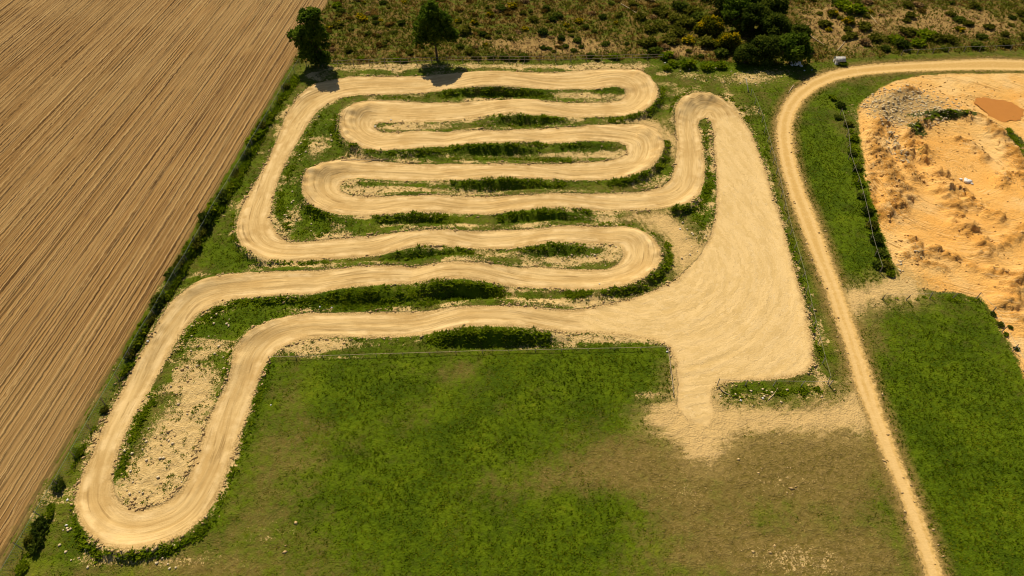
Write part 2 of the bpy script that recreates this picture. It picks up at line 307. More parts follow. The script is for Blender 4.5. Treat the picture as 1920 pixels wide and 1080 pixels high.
rut = np.abs(2 * vnoise(Q[:, 0] * .8 + Q[:, 1] * .5, (Q[:, 1] - Q[:, 0]) * .12, 1.6, 71) - 1)
Zv = Zv + np.where(fields['d_quarry'] > 0, .22 * (fbm(Q[:, 0], Q[:, 1], 2.2, 3, 71) - .5) + .10 * rut * smooth(fbm(Q[:, 0], Q[:, 1], 7, 2, 72), .45, .6), 0)

GID = np.full(NX * NY, -1); GID[V] = np.arange(len(V))
def lookup(x, y):
    ix = np.clip(((x - gx[0]) / RES + .5).astype(int), 0, NX - 1); iy = np.clip(((y - gy[0]) / RES + .5).astype(int), 0, NY - 1)
    return GID[iy * NX + ix]
def ground_z(x, y):
    k = lookup(np.atleast_1d(np.asarray(x, float)), np.atleast_1d(np.asarray(y, float)))
    return np.where(k >= 0, Zv[np.maximum(k, 0)], 0.0)

# ------------------------------------------------------------------ mesh helpers
def np_mesh(name, verts, faces, mat=None, attrs=None, smooth_=False):
    me = bpy.data.meshes.new(name); verts = np.asarray(verts, np.float32); faces = np.asarray(faces, np.int32)
    me.vertices.add(len(verts)); me.vertices.foreach_set('co', verts.ravel())
    k = faces.shape[1]; n = len(faces)
    me.loops.add(n * k); me.loops.foreach_set('vertex_index', faces.ravel())
    me.polygons.add(n); me.polygons.foreach_set('loop_start', np.arange(0, n * k, k, dtype=np.int32))
    if smooth_: me.polygons.foreach_set('use_smooth', np.ones(n, bool))
    for a, v in (attrs or {}).items():
        at_ = me.attributes.new(a, 'FLOAT', 'POINT'); at_.data.foreach_set('value', np.asarray(v, np.float32))
    me.update(calc_edges=True); me.validate()
    if mat: me.materials.append(mat)
    return me

def link(name, me, parent=None, loc=None, rz=None, **props):
    o = bpy.data.objects.new(name, me); COL.objects.link(o)
    if parent is not None: o.parent = parent
    if loc is not None: o.location = loc
    if rz is not None: o.rotation_euler = (0, 0, rz)
    for k, v in props.items(): o[k] = v
    return o
def thing(name, label, cat, loc=(0, 0, 0), rz=0, group=None):
    o = link(name, None, None, loc, rz, label=label, category=cat)
    if group: o['group'] = group
    return o

# ------------------------------------------------------------------ node helpers
class NT:
    def __init__(self, name, rough=.95, spec=.1):
        self.m = bpy.data.materials.new(name); self.m.use_nodes = True
        self.t = self.m.node_tree; self.b = self.t.nodes['Principled BSDF']
        self.b.inputs['Roughness'].default_value = rough; self.b.inputs['Specular IOR Level'].default_value = spec
        self.pos = self.t.nodes.new('ShaderNodeNewGeometry').outputs['Position']
    def put(self, sock, v):
        if isinstance(v, (int, float)): sock.default_value = v
        elif isinstance(v, (tuple, list)): sock.default_value = (*v, 1) if len(v) == 3 and sock.type == 'RGBA' else v
        else: self.t.links.new(v, sock)
    def attr(self, n):
        a = self.t.nodes.new('ShaderNodeAttribute'); a.attribute_name = n; return a.outputs['Fac']
    def noise(self, scale, detail=3, rough=.55, vec=None, dist=0):
        n = self.t.nodes.new('ShaderNodeTexNoise'); n.inputs['Scale'].default_value = scale; n.inputs['Detail'].default_value = detail
        n.inputs['Roughness'].default_value = rough; n.inputs['Distortion'].default_value = dist
        self.t.links.new(vec if vec is not None else self.pos, n.inputs['Vector']); return n.outputs['Fac']
    def vor(self, scale, vec=None, feature='F1'):
        n = self.t.nodes.new('ShaderNodeTexVoronoi'); n.inputs['Scale'].default_value = scale; n.feature = feature
        self.t.links.new(vec if vec is not None else self.pos, n.inputs['Vector']); return n.outputs
    def op(self, o, a, b=0.0, c=0.0):
        n = self.t.nodes.new('ShaderNodeMath'); n.operation = o
        for i, v in enumerate((a, b, c)): self.put(n.inputs[i], v)
        return n.outputs[0]
    def mad(self, a, m, c): return self.op('MULTIPLY_ADD', a, m, c)
    def ss(self, x, lo, hi, a=0.0, b=1.0):
        n = self.t.nodes.new('ShaderNodeMapRange'); n.interpolation_type = 'SMOOTHSTEP'
        for i, v in enumerate((x, lo, hi, a, b)): self.put(n.inputs[i], v)
        return n.outputs[0]
    def mix(self, f, a, b, mode='MIX'):
        n = self.t.nodes.new('ShaderNodeMix'); n.data_type = 'RGBA'; n.blend_type = mode; n.clamp_factor = True
        self.put(n.inputs[0], f); self.put(n.inputs[6], a); self.put(n.inputs[7], b); return n.outputs[2]
    def vec(self, x, y, z=0.0):
        n = self.t.nodes.new('ShaderNodeCombineXYZ'); self.put(n.inputs[0], x); self.put(n.inputs[1], y); self.put(n.inputs[2], z); return n.outputs[0]
    def bump(self, h, strength=.5, dist=.1):
        n = self.t.nodes.new('ShaderNodeBump'); n.inputs['Strength'].default_value = strength; n.inputs['Distance'].default_value = dist
        self.put(n.inputs['Height'], h); self.t.links.new(n.outputs[0], self.b.inputs['Normal'])
    def color(self, c): self.put(self.b.inputs['Base Color'], c); return self.m

def ground_material():
    N = NT('site_ground')
    nb = N.noise(.09, 3); nm = N.noise(.5, 4, .6); nf = N.noise(1.9, 4, .65); nv = N.noise(6.0, 3, .6)
    nw = N.noise(1.0, 4, .7, dist=1.2)
    # grass and dry straw
    gt = N.op('ADD', N.op('ADD', N.mad(nm, .6, -.3), N.mad(N.noise(.2, 4, .6), 1.0, -.5)), N.mad(nf, .7, .05))
    g1 = N.mix(N.ss(gt, .2, .55), (.044, .076, .0008), (.084, .128, .0015))
    g2 = N.mix(N.ss(gt, .5, .85), g1, (.15, .175, .006))
    d1 = N.mix(N.ss(nf, .3, .7), (.130, .100, .020), (.215, .155, .048))
    d1 = N.mix(N.ss(nv, .56, .74), d1, (.33, .235, .085))
    gr = N.op('ADD', N.attr('green'), N.op('ADD', N.mad(nm, 1.1, -.55), N.mad(nf, 1.0, -.5)))
    base = N.mix(N.ss(gr, .05, .85), d1, g2)
    # bare clods and straw
    bsel = N.op('ADD', N.attr('bare'), N.op('ADD', N.mad(nw, .7, -.35), N.op('ADD', N.mad(N.noise(2.7, 3, .7, dist=1.6), 1.5, -.75), N.mad(nv, .4, -.2))))
    sand0 = N.mix(N.ss(nf, .3, .7), (.48, .335, .135), (.63, .46, .21))
    base = N.mix(N.ss(bsel, .34, .62), base, sand0)
    # heath beyond the fence
    h1 = N.mix(N.ss(nf, .3, .65), (.072, .053, .008), (.155, .102, .022))
    h1 = N.mix(N.ss(nv, .50, .68), h1, (.32, .205, .065))
    h1 = N.mix(N.ss(nm, .44, .60), h1, (.085, .105, .006))
    hs = N.op('ADD', N.attr('heath'), N.op('ADD', N.mad(nw, 1.2, -.6), N.mad(nv, .8, -.4)))
    h1 = N.mix(N.op('MULTIPLY', N.ss(hs, .5, .75), .85), h1, (.36, .235, .085))
    base = N.mix(N.ss(N.op('ADD', N.attr('d_scrub'), N.mad(nm, 2.4, -1.2)), -.3, .4), base, h1)
    # quarry earth
    q1 = N.mix(N.ss(nb, .35, .65), (.72, .38, .095), (.74, .47, .17))
    q1 = N.mix(N.ss(nm, .5, .8), q1, (.68, .33, .065))
    rs = N.op('ADD', N.attr('rough'), N.op('ADD', N.mad(nw, 1.2, -.6), N.mad(nv, .8, -.4)))
    q1 = N.mix(N.op('MULTIPLY', N.ss(rs, .40, .85), .9), q1, (.42, .20, .037))
    q1 = N.mix(N.op('MULTIPLY', N.ss(N.op('ADD', nv, N.mad(nm, .5, -.25)), .56, .70), N.ss(N.attr('rough'), 0.0, .4, .12, .8)), q1, (.30, .16, .04))
    qk = N.op('FRACT', N.op('MULTIPLY', N.noise(.35, 4, .6, dist=1.5), 10))
    q1 = N.mix(N.op('MULTIPLY', N.op('MULTIPLY', N.ss(qk, .0, .22, 1, 0), N.ss(nm, .45, .62)), .7), q1, (.30, .165, .045))
    q1 = N.mix(N.op('MULTIPLY', N.ss(N.noise(.16, 3, .6), .50, .66), .6), q1, (.76, .53, .24))
    q1 = N.mix(N.op('MULTIPLY', N.op('MULTIPLY', N.ss(qk, .24, .4, 1, 0), N.ss(nm, .45, .62)), .35), q1, (.74, .52, .24))
    q1 = N.mix(N.op('MULTIPLY', N.ss(N.op('ADD', N.attr('core'), N.mad(nw, .8, -.4)), .2, .9), .6), q1, (.70, .36, .085))
    qn = N.noise(.55, 4, .6, N.vec(N.op('MULTIPLY', N.attr('qr'), 1.0), N.op('MULTIPLY', N.attr('qa'), .10)), .5)
    qf = N.op('FRACT', N.op('MULTIPLY', qn, 9)); qo = N.ss(N.noise(.3, 3, .6), .42, .56)
    q1 = N.mix(N.op('MULTIPLY', N.op('MULTIPLY', N.ss(qf, .0, .24, 1, 0), qo), .85), q1, (.36, .19, .05))
    q1 = N.mix(N.op('MULTIPLY', N.op('MULTIPLY', N.ss(N.op('ABSOLUTE', N.op('SUBTRACT', qf, .3)), .02, .12, 1, 0), qo), .5), q1, (.78, .55, .26))
    gs = N.op('ADD', N.attr('grey'), N.op('ADD', N.mad(nw, 1.6, -.8), N.mad(nv, 1.0, -.5)))
    q1 = N.mix(N.op('MULTIPLY', N.ss(gs, .45, .8), .7), q1, (.34, .255, .12))
    tsn = N.op('ADD', N.attr('tuft'), N.op('ADD', N.mad(nf, 1.2, -.6), N.mad(nv, .8, -.4)))
    q1 = N.mix(N.ss(tsn, .5, .75), q1, (.055, .068, .010))
    base = N.mix(N.ss(N.op('ADD', N.attr('d_quarry'), N.op('ADD', N.mad(nm, 1.6, -.8), N.mad(nv, .9, -.45))), -.15, .3), base, q1)
    # trampled approach
    sp = N.op('ADD', N.attr('d_spread'), N.op('ADD', N.mad(nw, 3.6, -1.8), N.mad(nv, 1.8, -.9)))
    sl = N.noise(1.3, 3, .6, N.vec(N.attr('pu'), N.op('MULTIPLY', N.attr('ps'), .10)), .5)
    sp = N.op('ADD', sp, N.mad(sl, 3.4, -1.7))
    base = N.mix(N.op('MULTIPLY', N.ss(sp, -3.2, .6), .7), base, N.mix(nf, (.24, .175, .055), (.38, .27, .10)))
    base = N.mix(N.ss(sp, -1.0, .9), base, N.mix(nf, (.52, .35, .14), (.60, .43, .19)))
    # dirt road
    rd = N.op('ADD', N.attr('d_road'), N.op('ADD', N.mad(nf, 1.3, -.65), N.mad(nv, .8, -.4)))
    rc = N.mix(N.ss(nf, .35, .65), (.54, .345, .115), (.60, .40, .15))
    rc = N.mix(N.ss(N.noise(2.2, 3, .6), .5, .75), rc, (.66, .46, .20))
    rc = N.mix(N.op('MULTIPLY', N.ss(N.op('ABSOLUTE', N.op('SUBTRACT', N.attr('d_road'), N.mad(nm, .3, .55))), .12, .34, 1, 0), .5), rc, (.68, .48, .22))
    rc = N.mix(N.op('MULTIPLY', N.ss(N.op('ADD', N.attr('d_road'), N.mad(nf, .8, -.4)), .95, 1.4), .45), rc, (.46, .29, .095))
    base = N.mix(N.op('MULTIPLY', N.ss(rd, -1.5, -.2), N.ss(sp, -1.2, .2, 1, 0)), base, N.mix(nf, (.14, .105, .025), (.25, .175, .05)))
    base = N.mix(N.ss(rd, -.45, .2), base, N.mix(N.ss(rd, -.2, .5), (.34, .23, .08), rc))
    # track and starting area
    us = N.vec(N.op('MULTIPLY', N.attr('tu'), 1.0), N.op('MULTIPLY', N.attr('ts'), .07))
    st = N.noise(2.0, 5, .62, us, .25)
    st2 = N.noise(.9, 3, .6, N.vec(N.op('MULTIPLY', N.attr('tu'), 1.7), N.op('MULTIPLY', N.attr('ts'), .16)), .8)
    tc = N.mix(N.ss(st, .36, .62), (.475, .32, .130), (.635, .46, .215))
    rl = N.op('FRACT', N.op('ADD', N.op('MULTIPLY', N.noise(.5, 3, .5, N.vec(N.op('MULTIPLY', N.attr('tu'), 1.3), N.op('MULTIPLY', N.attr('ts'), .035))), 11), N.mad(nf, .5, 0)))
    rlm = N.ss(N.noise(.5, 2, .5), .42, .62)
    tc = N.mix(N.op('MULTIPLY', N.op('MULTIPLY', N.ss(rl, .0, .18, 1, 0), rlm), .7), tc, (.33, .21, .078))
    tc = N.mix(N.op('MULTIPLY', N.ss(st2, .55, .72), .55), tc, (.69, .52, .27))
    tc = N.mix(N.op('MULTIPLY', N.ss(st2, .30, .42, 1.0, 0.0), .6), tc, (.385, .25, .095))
    tc = N.mix(N.op('MULTIPLY', N.ss(N.noise(.22, 4, .65), .48, .66), .65), tc, (.42, .27, .10))
    tc = N.mix(N.op('MULTIPLY', N.ss(nb, .3, .6), .3), tc, (.55, .37, .15))
    el = N.op('MULTIPLY', N.ss(N.attr('d_track'), .35, .7), N.ss(N.attr('d_track'), .8, 1.5, 1, 0))
    tc = N.mix(N.op('MULTIPLY', el, N.ss(nm, .4, .65)), tc, (.68, .50, .25))
    ln = N.noise(3.2, 3, .6, N.vec(N.attr('tu'), N.op('MULTIPLY', N.attr('ts'), .045)), .2)
    tc = N.mix(N.op('MULTIPLY', N.op('MULTIPLY', N.ss(ln, .34, .44, 1, 0), N.ss(N.noise(.3, 3), .40, .6)), .8), tc, (.31, .20, .075))
    dtr = N.op('ADD', N.attr('d_track'), N.op('ADD', N.mad(nf, .5, -.25), N.mad(nv, .45, -.22)))
    dpn = N.op('ADD', N.attr('d_pan'), N.op('ADD', N.mad(nf, .5, -.25), N.mad(nv, .6, -.3)))
    wv = N.noise(.55, 4, .7, dist=2.5)
    pc = N.mix(N.ss(N.noise(1.6, 4, .6, N.vec(N.op('ADD', N.attr('pu'), N.mad(wv, 2.0, 0)), N.op('MULTIPLY', N.attr('ps'), .16)), .8), .35, .62), (.56, .395, .168), (.655, .475, .225))
    wl = N.noise(.42, 3, .6, N.vec(N.attr('pu'), N.op('MULTIPLY', N.attr('ps'), .35)), 1.6)
    wk = N.op('FRACT', N.op('MULTIPLY', wl, 9))
    pc = N.mix(N.op('MULTIPLY', N.op('MULTIPLY', N.ss(wk, .0, .14, 1.0, 0.0), N.ss(N.noise(.8, 3), .40, .55)), .95), pc, (.38, .245, .09))
    pc = N.mix(N.op('MULTIPLY', N.op('MULTIPLY', N.ss(wk, .14, .26, 1.0, 0.0), N.ss(N.noise(.8, 3), .45, .6)), .4), pc, (.74, .58, .33))
    tmask = N.ss(N.op('MAXIMUM', dtr, dpn), -.06, .10)
    cl = N.mix(N.ss(N.attr('d_pan'), -.3, .8), tc, pc)
    shoulder = N.mix(N.ss(nv, .4, .6), (.30, .20, .075), (.54, .38, .17))
    cl = N.mix(N.op('MULTIPLY', N.ss(N.op('ADD', N.op('MAXIMUM', dtr, dpn), N.mad(nm, .9, -.45)), .0, .6, 1, 0), N.ss(N.attr('d_spread'), -1.2, -.2, 1, 0)), cl, shoulder)
    base = N.mix(tmask, base, cl)
    # relief finer than the mesh
    onsand = N.op('MAXIMUM', tmask, N.ss(rd, -.3, .2))
    stp = N.noise(2.0, 5, .62, N.vec(N.op('ADD', N.attr('pu'), N.mad(wv, 1.2, 0)), N.op('MULTIPLY', N.attr('ps'), .10)), .4)
    sel = N.t.nodes.new('ShaderNodeMix'); N.put(sel.inputs[0], N.ss(N.attr('d_pan'), -.3, .8)); N.put(sel.inputs[2], st); N.put(sel.inputs[3], stp)
    hsoft = N.op('ADD', N.op('MULTIPLY', sel.outputs[0], .7), N.op('MULTIPLY', nv, .25))
    hrough = N.op('ADD', N.op('MULTIPLY', nf, 1.6), N.op('MULTIPLY', nv, 1.1))
    h = N.t.nodes.new('ShaderNodeMix'); N.put(h.inputs[0], onsand); N.put(h.inputs[2], hrough); N.put(h.inputs[3], hsoft)
    N.bump(h.outputs[0], .7, .22)
    return N.color(base)

def field_material():
    N = NT('ploughed_soil')
    fu = N.attr('fu'); fs = N.attr('fs')
    wob = N.mad(N.noise(.12, 3), .5, -.25)
    u = N.op('ADD', fu, wob)
    big = N.noise(.32, 3, .6, N.vec(u, N.op('MULTIPLY', fs, .012)))
    mid = N.noise(1.15, 4, .65, N.vec(u, N.op('MULTIPLY', fs, .030)), .15)
    thin = N.noise(2.9, 3, .6, N.vec(u, N.op('MULTIPLY', fs, .05)), .2)
    clod = N.noise(4.5, 3, .65); patch = N.noise(.05, 3)
    c = N.mix(N.ss(mid, .35, .65), (.190, .104, .034), (.300, .175, .062))
    c = N.mix(N.op('MULTIPLY', N.ss(big, .42, .64), .4), c, (.35, .225, .092))
    c = N.mix(N.op('MULTIPLY', N.ss(thin, .57, .70), .5), c, (.45, .31, .13))
    c = N.mix(N.op('MULTIPLY', N.ss(clod, .35, .65), .30), c, (.28, .165, .05))
    jit = N.mad(N.noise(1.1, 3, .6), .30, 0)
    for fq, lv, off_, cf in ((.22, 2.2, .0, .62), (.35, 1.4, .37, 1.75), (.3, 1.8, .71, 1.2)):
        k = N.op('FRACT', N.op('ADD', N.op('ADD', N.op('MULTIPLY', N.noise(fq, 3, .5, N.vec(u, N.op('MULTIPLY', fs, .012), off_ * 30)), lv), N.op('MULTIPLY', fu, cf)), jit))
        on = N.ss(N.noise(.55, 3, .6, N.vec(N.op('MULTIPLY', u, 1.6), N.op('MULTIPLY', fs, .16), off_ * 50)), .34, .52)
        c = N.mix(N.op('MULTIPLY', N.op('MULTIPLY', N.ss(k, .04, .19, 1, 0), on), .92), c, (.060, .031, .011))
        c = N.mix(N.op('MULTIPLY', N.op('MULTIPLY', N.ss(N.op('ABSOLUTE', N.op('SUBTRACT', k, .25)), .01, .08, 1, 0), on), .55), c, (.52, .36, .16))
    c = N.mix(N.op('MULTIPLY', N.ss(clod, .66, .74), .5), c, (.50, .34, .15))
    c = N.mix(N.op('MULTIPLY', N.ss(patch, .45, .65), .22), c, (.38, .26, .11))
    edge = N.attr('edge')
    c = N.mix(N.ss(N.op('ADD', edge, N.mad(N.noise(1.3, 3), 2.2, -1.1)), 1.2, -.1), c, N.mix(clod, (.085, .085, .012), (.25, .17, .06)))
    N.bump(N.op('ADD', N.op('MULTIPLY', thin, .7), N.op('ADD', N.op('MULTIPLY', mid, .6), N.op('MULTIPLY', clod, .5))), .8, .2)
    return N.color(c)

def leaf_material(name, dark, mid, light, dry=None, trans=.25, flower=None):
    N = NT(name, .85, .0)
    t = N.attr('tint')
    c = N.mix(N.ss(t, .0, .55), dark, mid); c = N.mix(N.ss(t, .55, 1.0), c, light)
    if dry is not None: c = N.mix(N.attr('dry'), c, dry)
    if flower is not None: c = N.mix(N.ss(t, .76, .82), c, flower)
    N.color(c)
    tr_ = N.t.nodes.new('ShaderNodeBsdfTranslucent'); N.put(tr_.inputs['Color'], c)
    mx = N.t.nodes.new('ShaderNodeMixShader'); mx.inputs[0].default_value = trans
    out = N.t.nodes['Material Output']
    N.t.links.new(N.b.outputs[0], mx.inputs[1]); N.t.links.new(tr_.outputs[0], mx.inputs[2]); N.t.links.new(mx.outputs[0], out.inputs[0])
    return N.m
def plain(name, c1, c2, scale=6, rough=.85, spec=.2, bump=.3):
    N = NT(name, rough, spec); n = N.noise(scale, 4, .6)
    N.bump(n, bump, .03); return N.color(N.mix(N.ss(n, .3, .7), c1, c2))

M_GROUND = ground_material(); M_FIELD = field_material()
M_GRASS = leaf_material('grass_blades', (.064, .112, .0008), (.118, .180, .0015), (.215, .25, .008), (.30, .225, .05), trans=.5)
M_WEED = leaf_material('embankment_weeds', (.085, .145, .004), (.165, .240, .006), (.27, .32, .014), trans=.52)
M_PINE = leaf_material('pine_needles', (.040, .080, .008), (.098, .165, .013), (.18, .25, .022), trans=.48)
M_DARKLEAF = leaf_material('evergreen_leaves', (.034, .058, .008), (.080, .118, .013), (.150, .185, .02), trans=.42)
M_OLIVE = leaf_material('olive_leaves', (.070, .080, .008), (.145, .155, .014), (.23, .22, .03), trans=.45)
M_HEATH = leaf_material('dry_heather', (.085, .056, .010), (.19, .12, .022), (.34, .22, .05), trans=.4)
M_GORSE = leaf_material('gorse_leaves', (.075, .090, .004), (.160, .165, .008), (.28, .23, .012), trans=.42, flower=(.56, .42, .010))
M_TWIG = leaf_material('dry_twigs', (.16, .10, .035), (.30, .19, .075), (.50, .34, .14), trans=.1)
M_BARK = plain('bark', (.05, .033, .02), (.11, .075, .045), 5)
M_POST = plain('weathered_timber', (.22, .17, .12), (.38, .31, .23), 7)
M_RAIL = plain('pale_rail', (.38, .30, .18), (.54, .44, .28), 5)
M_WIRE = plain('galvanised_wire', (.30, .28, .22), (.46, .43, .34), 9, .7, .2, .1)
M_GREENWIRE = plain('green_coated_mesh', (.16, .20, .17), (.27, .32, .28), 6, .6, .3, .1)
M_STONE = plain('pale_stone', (.50, .39, .22), (.70, .58, .38), 4)
M_WHITE = plain('white_rubble', (.58, .57, .55), (.80, .80, .80), 3)
M_CLOD = plain('earth_clods', (.36, .245, .105), (.60, .43, .20), 1.2)
M_OCLOD = plain('orange_earth_clods', (.42, .24, .07), (.64, .40, .15), 1.0)
M_WALL = plain('whitewashed_wall', (.78, .77, .76), (.86, .85, .84), 2, .9, .1, .2)
M_ROOF = plain('grey_roof_tiles', (.36, .35, .34), (.58, .57, .55), 3)
M_LOG = plain('dead_wood', (.36, .27, .15), (.58, .46, .28), 4)

# ------------------------------------------------------------------ ground sheets
ix0, iy0 = np.meshgrid(np.arange(NX - 1), np.arange(NY - 1))
k00 = (iy0 * NX + ix0).ravel()
quads = np.stack([GID[k00], GID[k00 + 1], GID[k00 + NX + 1], GID[k00 + NX]], 1)
quads = quads[(quads >= 0).all(1)]
fc = lambda n: fields[n][quads].mean(1)
wq = wob[quads].mean(1)
zone = np.full(len(quads), 6)                                   # infield
dq, dr, dtk, dpn, dsb, dsp = fc('d_quarry'), fc('d_road'), fc('d_track'), fc('d_pan'), fc('d_scrub'), fc('d_spread')
qc = Q[quads].mean(1)
zone[inside(qc, MEADOW_P)] = 5
vg = (qc[:, 0] > np.interp(qc[:, 1], *(lambda s: (s[::-1, 1], s[::-1, 0]))(survey([(1388,150),(1455,330),(1500,510),(1552,718),(1625,800),(1760,1200)]))))
zone[vg] = 4                                                     # road verges and right-hand lawns
zone[dsb > 0] = 3
zone[dq + .5 * wq > 0] = 2
zone[dsp > .3] = 7
zone[d_branch[quads].mean(1) > .2] = 9
zone[dr + .4 * wq > 0] = 1
zone[(dtk + .2 * wq > 0) | (dpn + .2 * wq > 0)] = 0
zone[(dpn + .2 * wq > 0) & (dtk < 0.2)] = 8
ZN = {0: ('motocross_track', 'winding pale sand track with jumps and banked corners', 'dirt track'),
      1: ('dirt_road', 'orange sand road curving along the right of the track', 'road'),
      2: ('quarry_ground', 'orange dug over earth with heaps at the right edge', 'ground'),
      3: ('scrubland', 'brown heath ground beyond the back fence', 'ground'),
      4: ('road_verge', 'green grass on both sides of the sand road', 'grass verge'),
      5: ('meadow', 'mottled green and olive meadow below the track', 'meadow'),
      6: ('infield', 'rough grass and straw between the bends of the track', 'ground'),
      7: ('trampled_path', 'trampled sandy ground linking the starting area with the road', 'path'),
      9: ('side_path', 'short sandy path joining the road to the dug over earth', 'path'),
      8: ('starting_area', 'wide pale sand apron with criss-crossing tyre marks', 'ground')}
for zid, (nm, lab, cat) in ZN.items():
    f = quads[zone == zid]
    if not len(f): continue
    u, inv = np.unique(f, return_inverse=True)
    vv = np.column_stack([Q[u], Zv[u]])
    me = np_mesh(nm, vv, inv.reshape(f.shape), M_GROUND, {k: v[u] for k, v in fields.items()}, True)
    link(nm, me, kind='structure', label=lab, category=cat)

# the land that goes on outside the survey
def land_grid():
    xs = np.concatenate([[-3000, -800, -300], np.arange(-180, 241, 12), [400, 900, 3000]])
    ys = np.concatenate([[-3000, -600, -200], np.arange(-60, 261, 12), [400, 1000, 3500]])
    X, Y = np.meshgrid(xs, ys); Z = np.full(X.shape, -1.6)
    n = X.shape[1]; a, b = np.meshgrid(np.arange(n - 1), np.arange(X.shape[0] - 1)); k = (b * n + a).ravel()
    return np.column_stack([X.ravel(), Y.ravel(), Z.ravel()]), np.stack([k, k + 1, k + n + 1, k + n], 1)
N = NT('far_land'); nf_ = N.noise(.02, 4); ng_ = N.noise(.4, 4)
N.color(N.mix(N.ss(nf_, .4, .6), N.mix(ng_, (.05, .055, .012), (.13, .11, .03)), N.mix(ng_, (.12, .085, .03), (.25, .17, .07))))
v, f = land_grid(); link('ground', np_mesh('ground', v, f, N.m), kind='structure', label='open country around the motocross site', category='ground')

# ploughed field: its own grid laid along the furrows
cu = np.arange(-.2, 116, .11); cs = np.arange(-22, 150, .55)
U_, S_ = np.meshgrid(cu, cs)
edgew = .55 * (fbm(S_ * 0, S_, 5, 3, 3) - .5)
O = FENCE_L[1] + fn * 1.15
X = O[0] + fn[0] * U_ + fd[0] * S_; Y = O[1] + fn[1] * U_ + fd[1] * S_
px_, py_ = to_photo(X, Y, 0.0)
ok = (px_ > -420) & (py_ > -45) & (py_ < 1320) & (px_ < 900)
wu = U_ + .5 * (fbm(X, Y, 9, 2, 12) - .5)
Z = .10 + .055 * np.sin(wu * 2 * np.pi / .58 + 1.5 * vnoise(wu, S_ * .03, 1, 5)) * (.4 + 1.1 * vnoise(wu * .8, S_ * .02, 1, 6)) + .14 * (vnoise(wu * .7, S_ * .012, 1, 7) - .5) + .07 * (vnoise(X, Y, .35, 8) - .5)
Z = Z - smooth(-U_, -.9, .3) * .22
n = U_.shape[1]; a, b = np.meshgrid(np.arange(n - 1), np.arange(U_.shape[0] - 1)); k = (b * n + a).ravel()
fq = np.stack([k, k + 1, k + n + 1, k + n], 1); okr = ok.ravel(); fq = fq[okr[fq].all(1)][:, ::-1]
u, inv = np.unique(fq, return_inverse=True)
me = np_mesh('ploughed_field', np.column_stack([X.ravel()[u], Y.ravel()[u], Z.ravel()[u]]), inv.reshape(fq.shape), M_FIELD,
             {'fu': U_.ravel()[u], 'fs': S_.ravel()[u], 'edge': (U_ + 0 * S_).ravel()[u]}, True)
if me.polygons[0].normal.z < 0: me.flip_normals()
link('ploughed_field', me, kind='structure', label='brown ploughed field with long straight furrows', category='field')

# puddle of muddy water in the dug earth
pc = at(1876, 205); NP_ = 72; ang = np.linspace(0, 2 * np.pi, NP_, endpoint=False)
rr = 1 + .34 * (vnoise(np.cos(ang) * 2 + 5, np.sin(ang) * 2 + 5, .55, 3) - .5) + .07 * np.sin(3 * ang + 1) + .14 * (vnoise(np.cos(ang) * 2 + 5, np.sin(ang) * 2 + 5, .2, 5) - .5)
zl = float(np.max(ground_z(pc.x + 2.4 * np.cos(ang), pc.y + 2.4 * np.sin(ang)))) + .03
vv = np.vstack([[pc.x, pc.y, zl], np.column_stack([pc.x + 3.3 * rr * np.cos(ang), pc.y + 3.3 * rr * np.sin(ang), np.full(NP_, zl)])])
N = NT('muddy_water', .35, .3); nn = N.noise(.8, 3); N.bump(N.noise(3, 2), .06, .02)
N.color(N.mix(nn, (.42, .165, .022), (.48, .20, .03)))
link('puddle', np_mesh('puddle', vv, [[0, 1 + i, 1 + (i + 1) % NP_] for i in range(NP_)], N.m), kind='structure', label='round puddle of orange muddy water in the dug earth', category='puddle')

# ------------------------------------------------------------------ vegetation generators
def blades(centres, heights, spread, per, width=.06, up=.6, dry=None, tint=None, r=None):
    """clumps of triangular blades; one row of centres per clump"""
    r = r or rng; n = len(centres)
    c = np.repeat(np.asarray(centres, float), per, 0); h = np.repeat(np.broadcast_to(heights, (n,)), per); sp = np.repeat(np.broadcast_to(spread, (n,)), per)
    m = len(c); a = r.random(m) * 2 * np.pi; lean = (1 - up) + up * r.random(m)
    base = c + np.column_stack([np.cos(a) * sp * .45 * r.random(m), np.sin(a) * sp * .45 * r.random(m), np.zeros(m) - .02])
    tip = base + np.column_stack([np.cos(a) * sp * lean, np.sin(a) * sp * lean, h * (.5 + .7 * r.random(m))])
    wv = np.column_stack([-np.sin(a), np.cos(a), np.zeros(m)]) * (width * (.6 + .8 * r.random(m)))[:, None]
    v = np.stack([base - wv, base + wv, tip], 1).reshape(-1, 3)
    f = np.arange(m * 3).reshape(m, 3)
    ti = np.repeat(np.clip((np.repeat(tint, per) if tint is not None else .5) + .30 * r.standard_normal(m), 0, 1), 3)
    at_ = {'tint': ti}
    if dry is not None: at_['dry'] = np.repeat(np.clip(np.repeat(dry, per) + .2 * r.standard_normal(m), 0, 1), 3)
    return v, f, at_

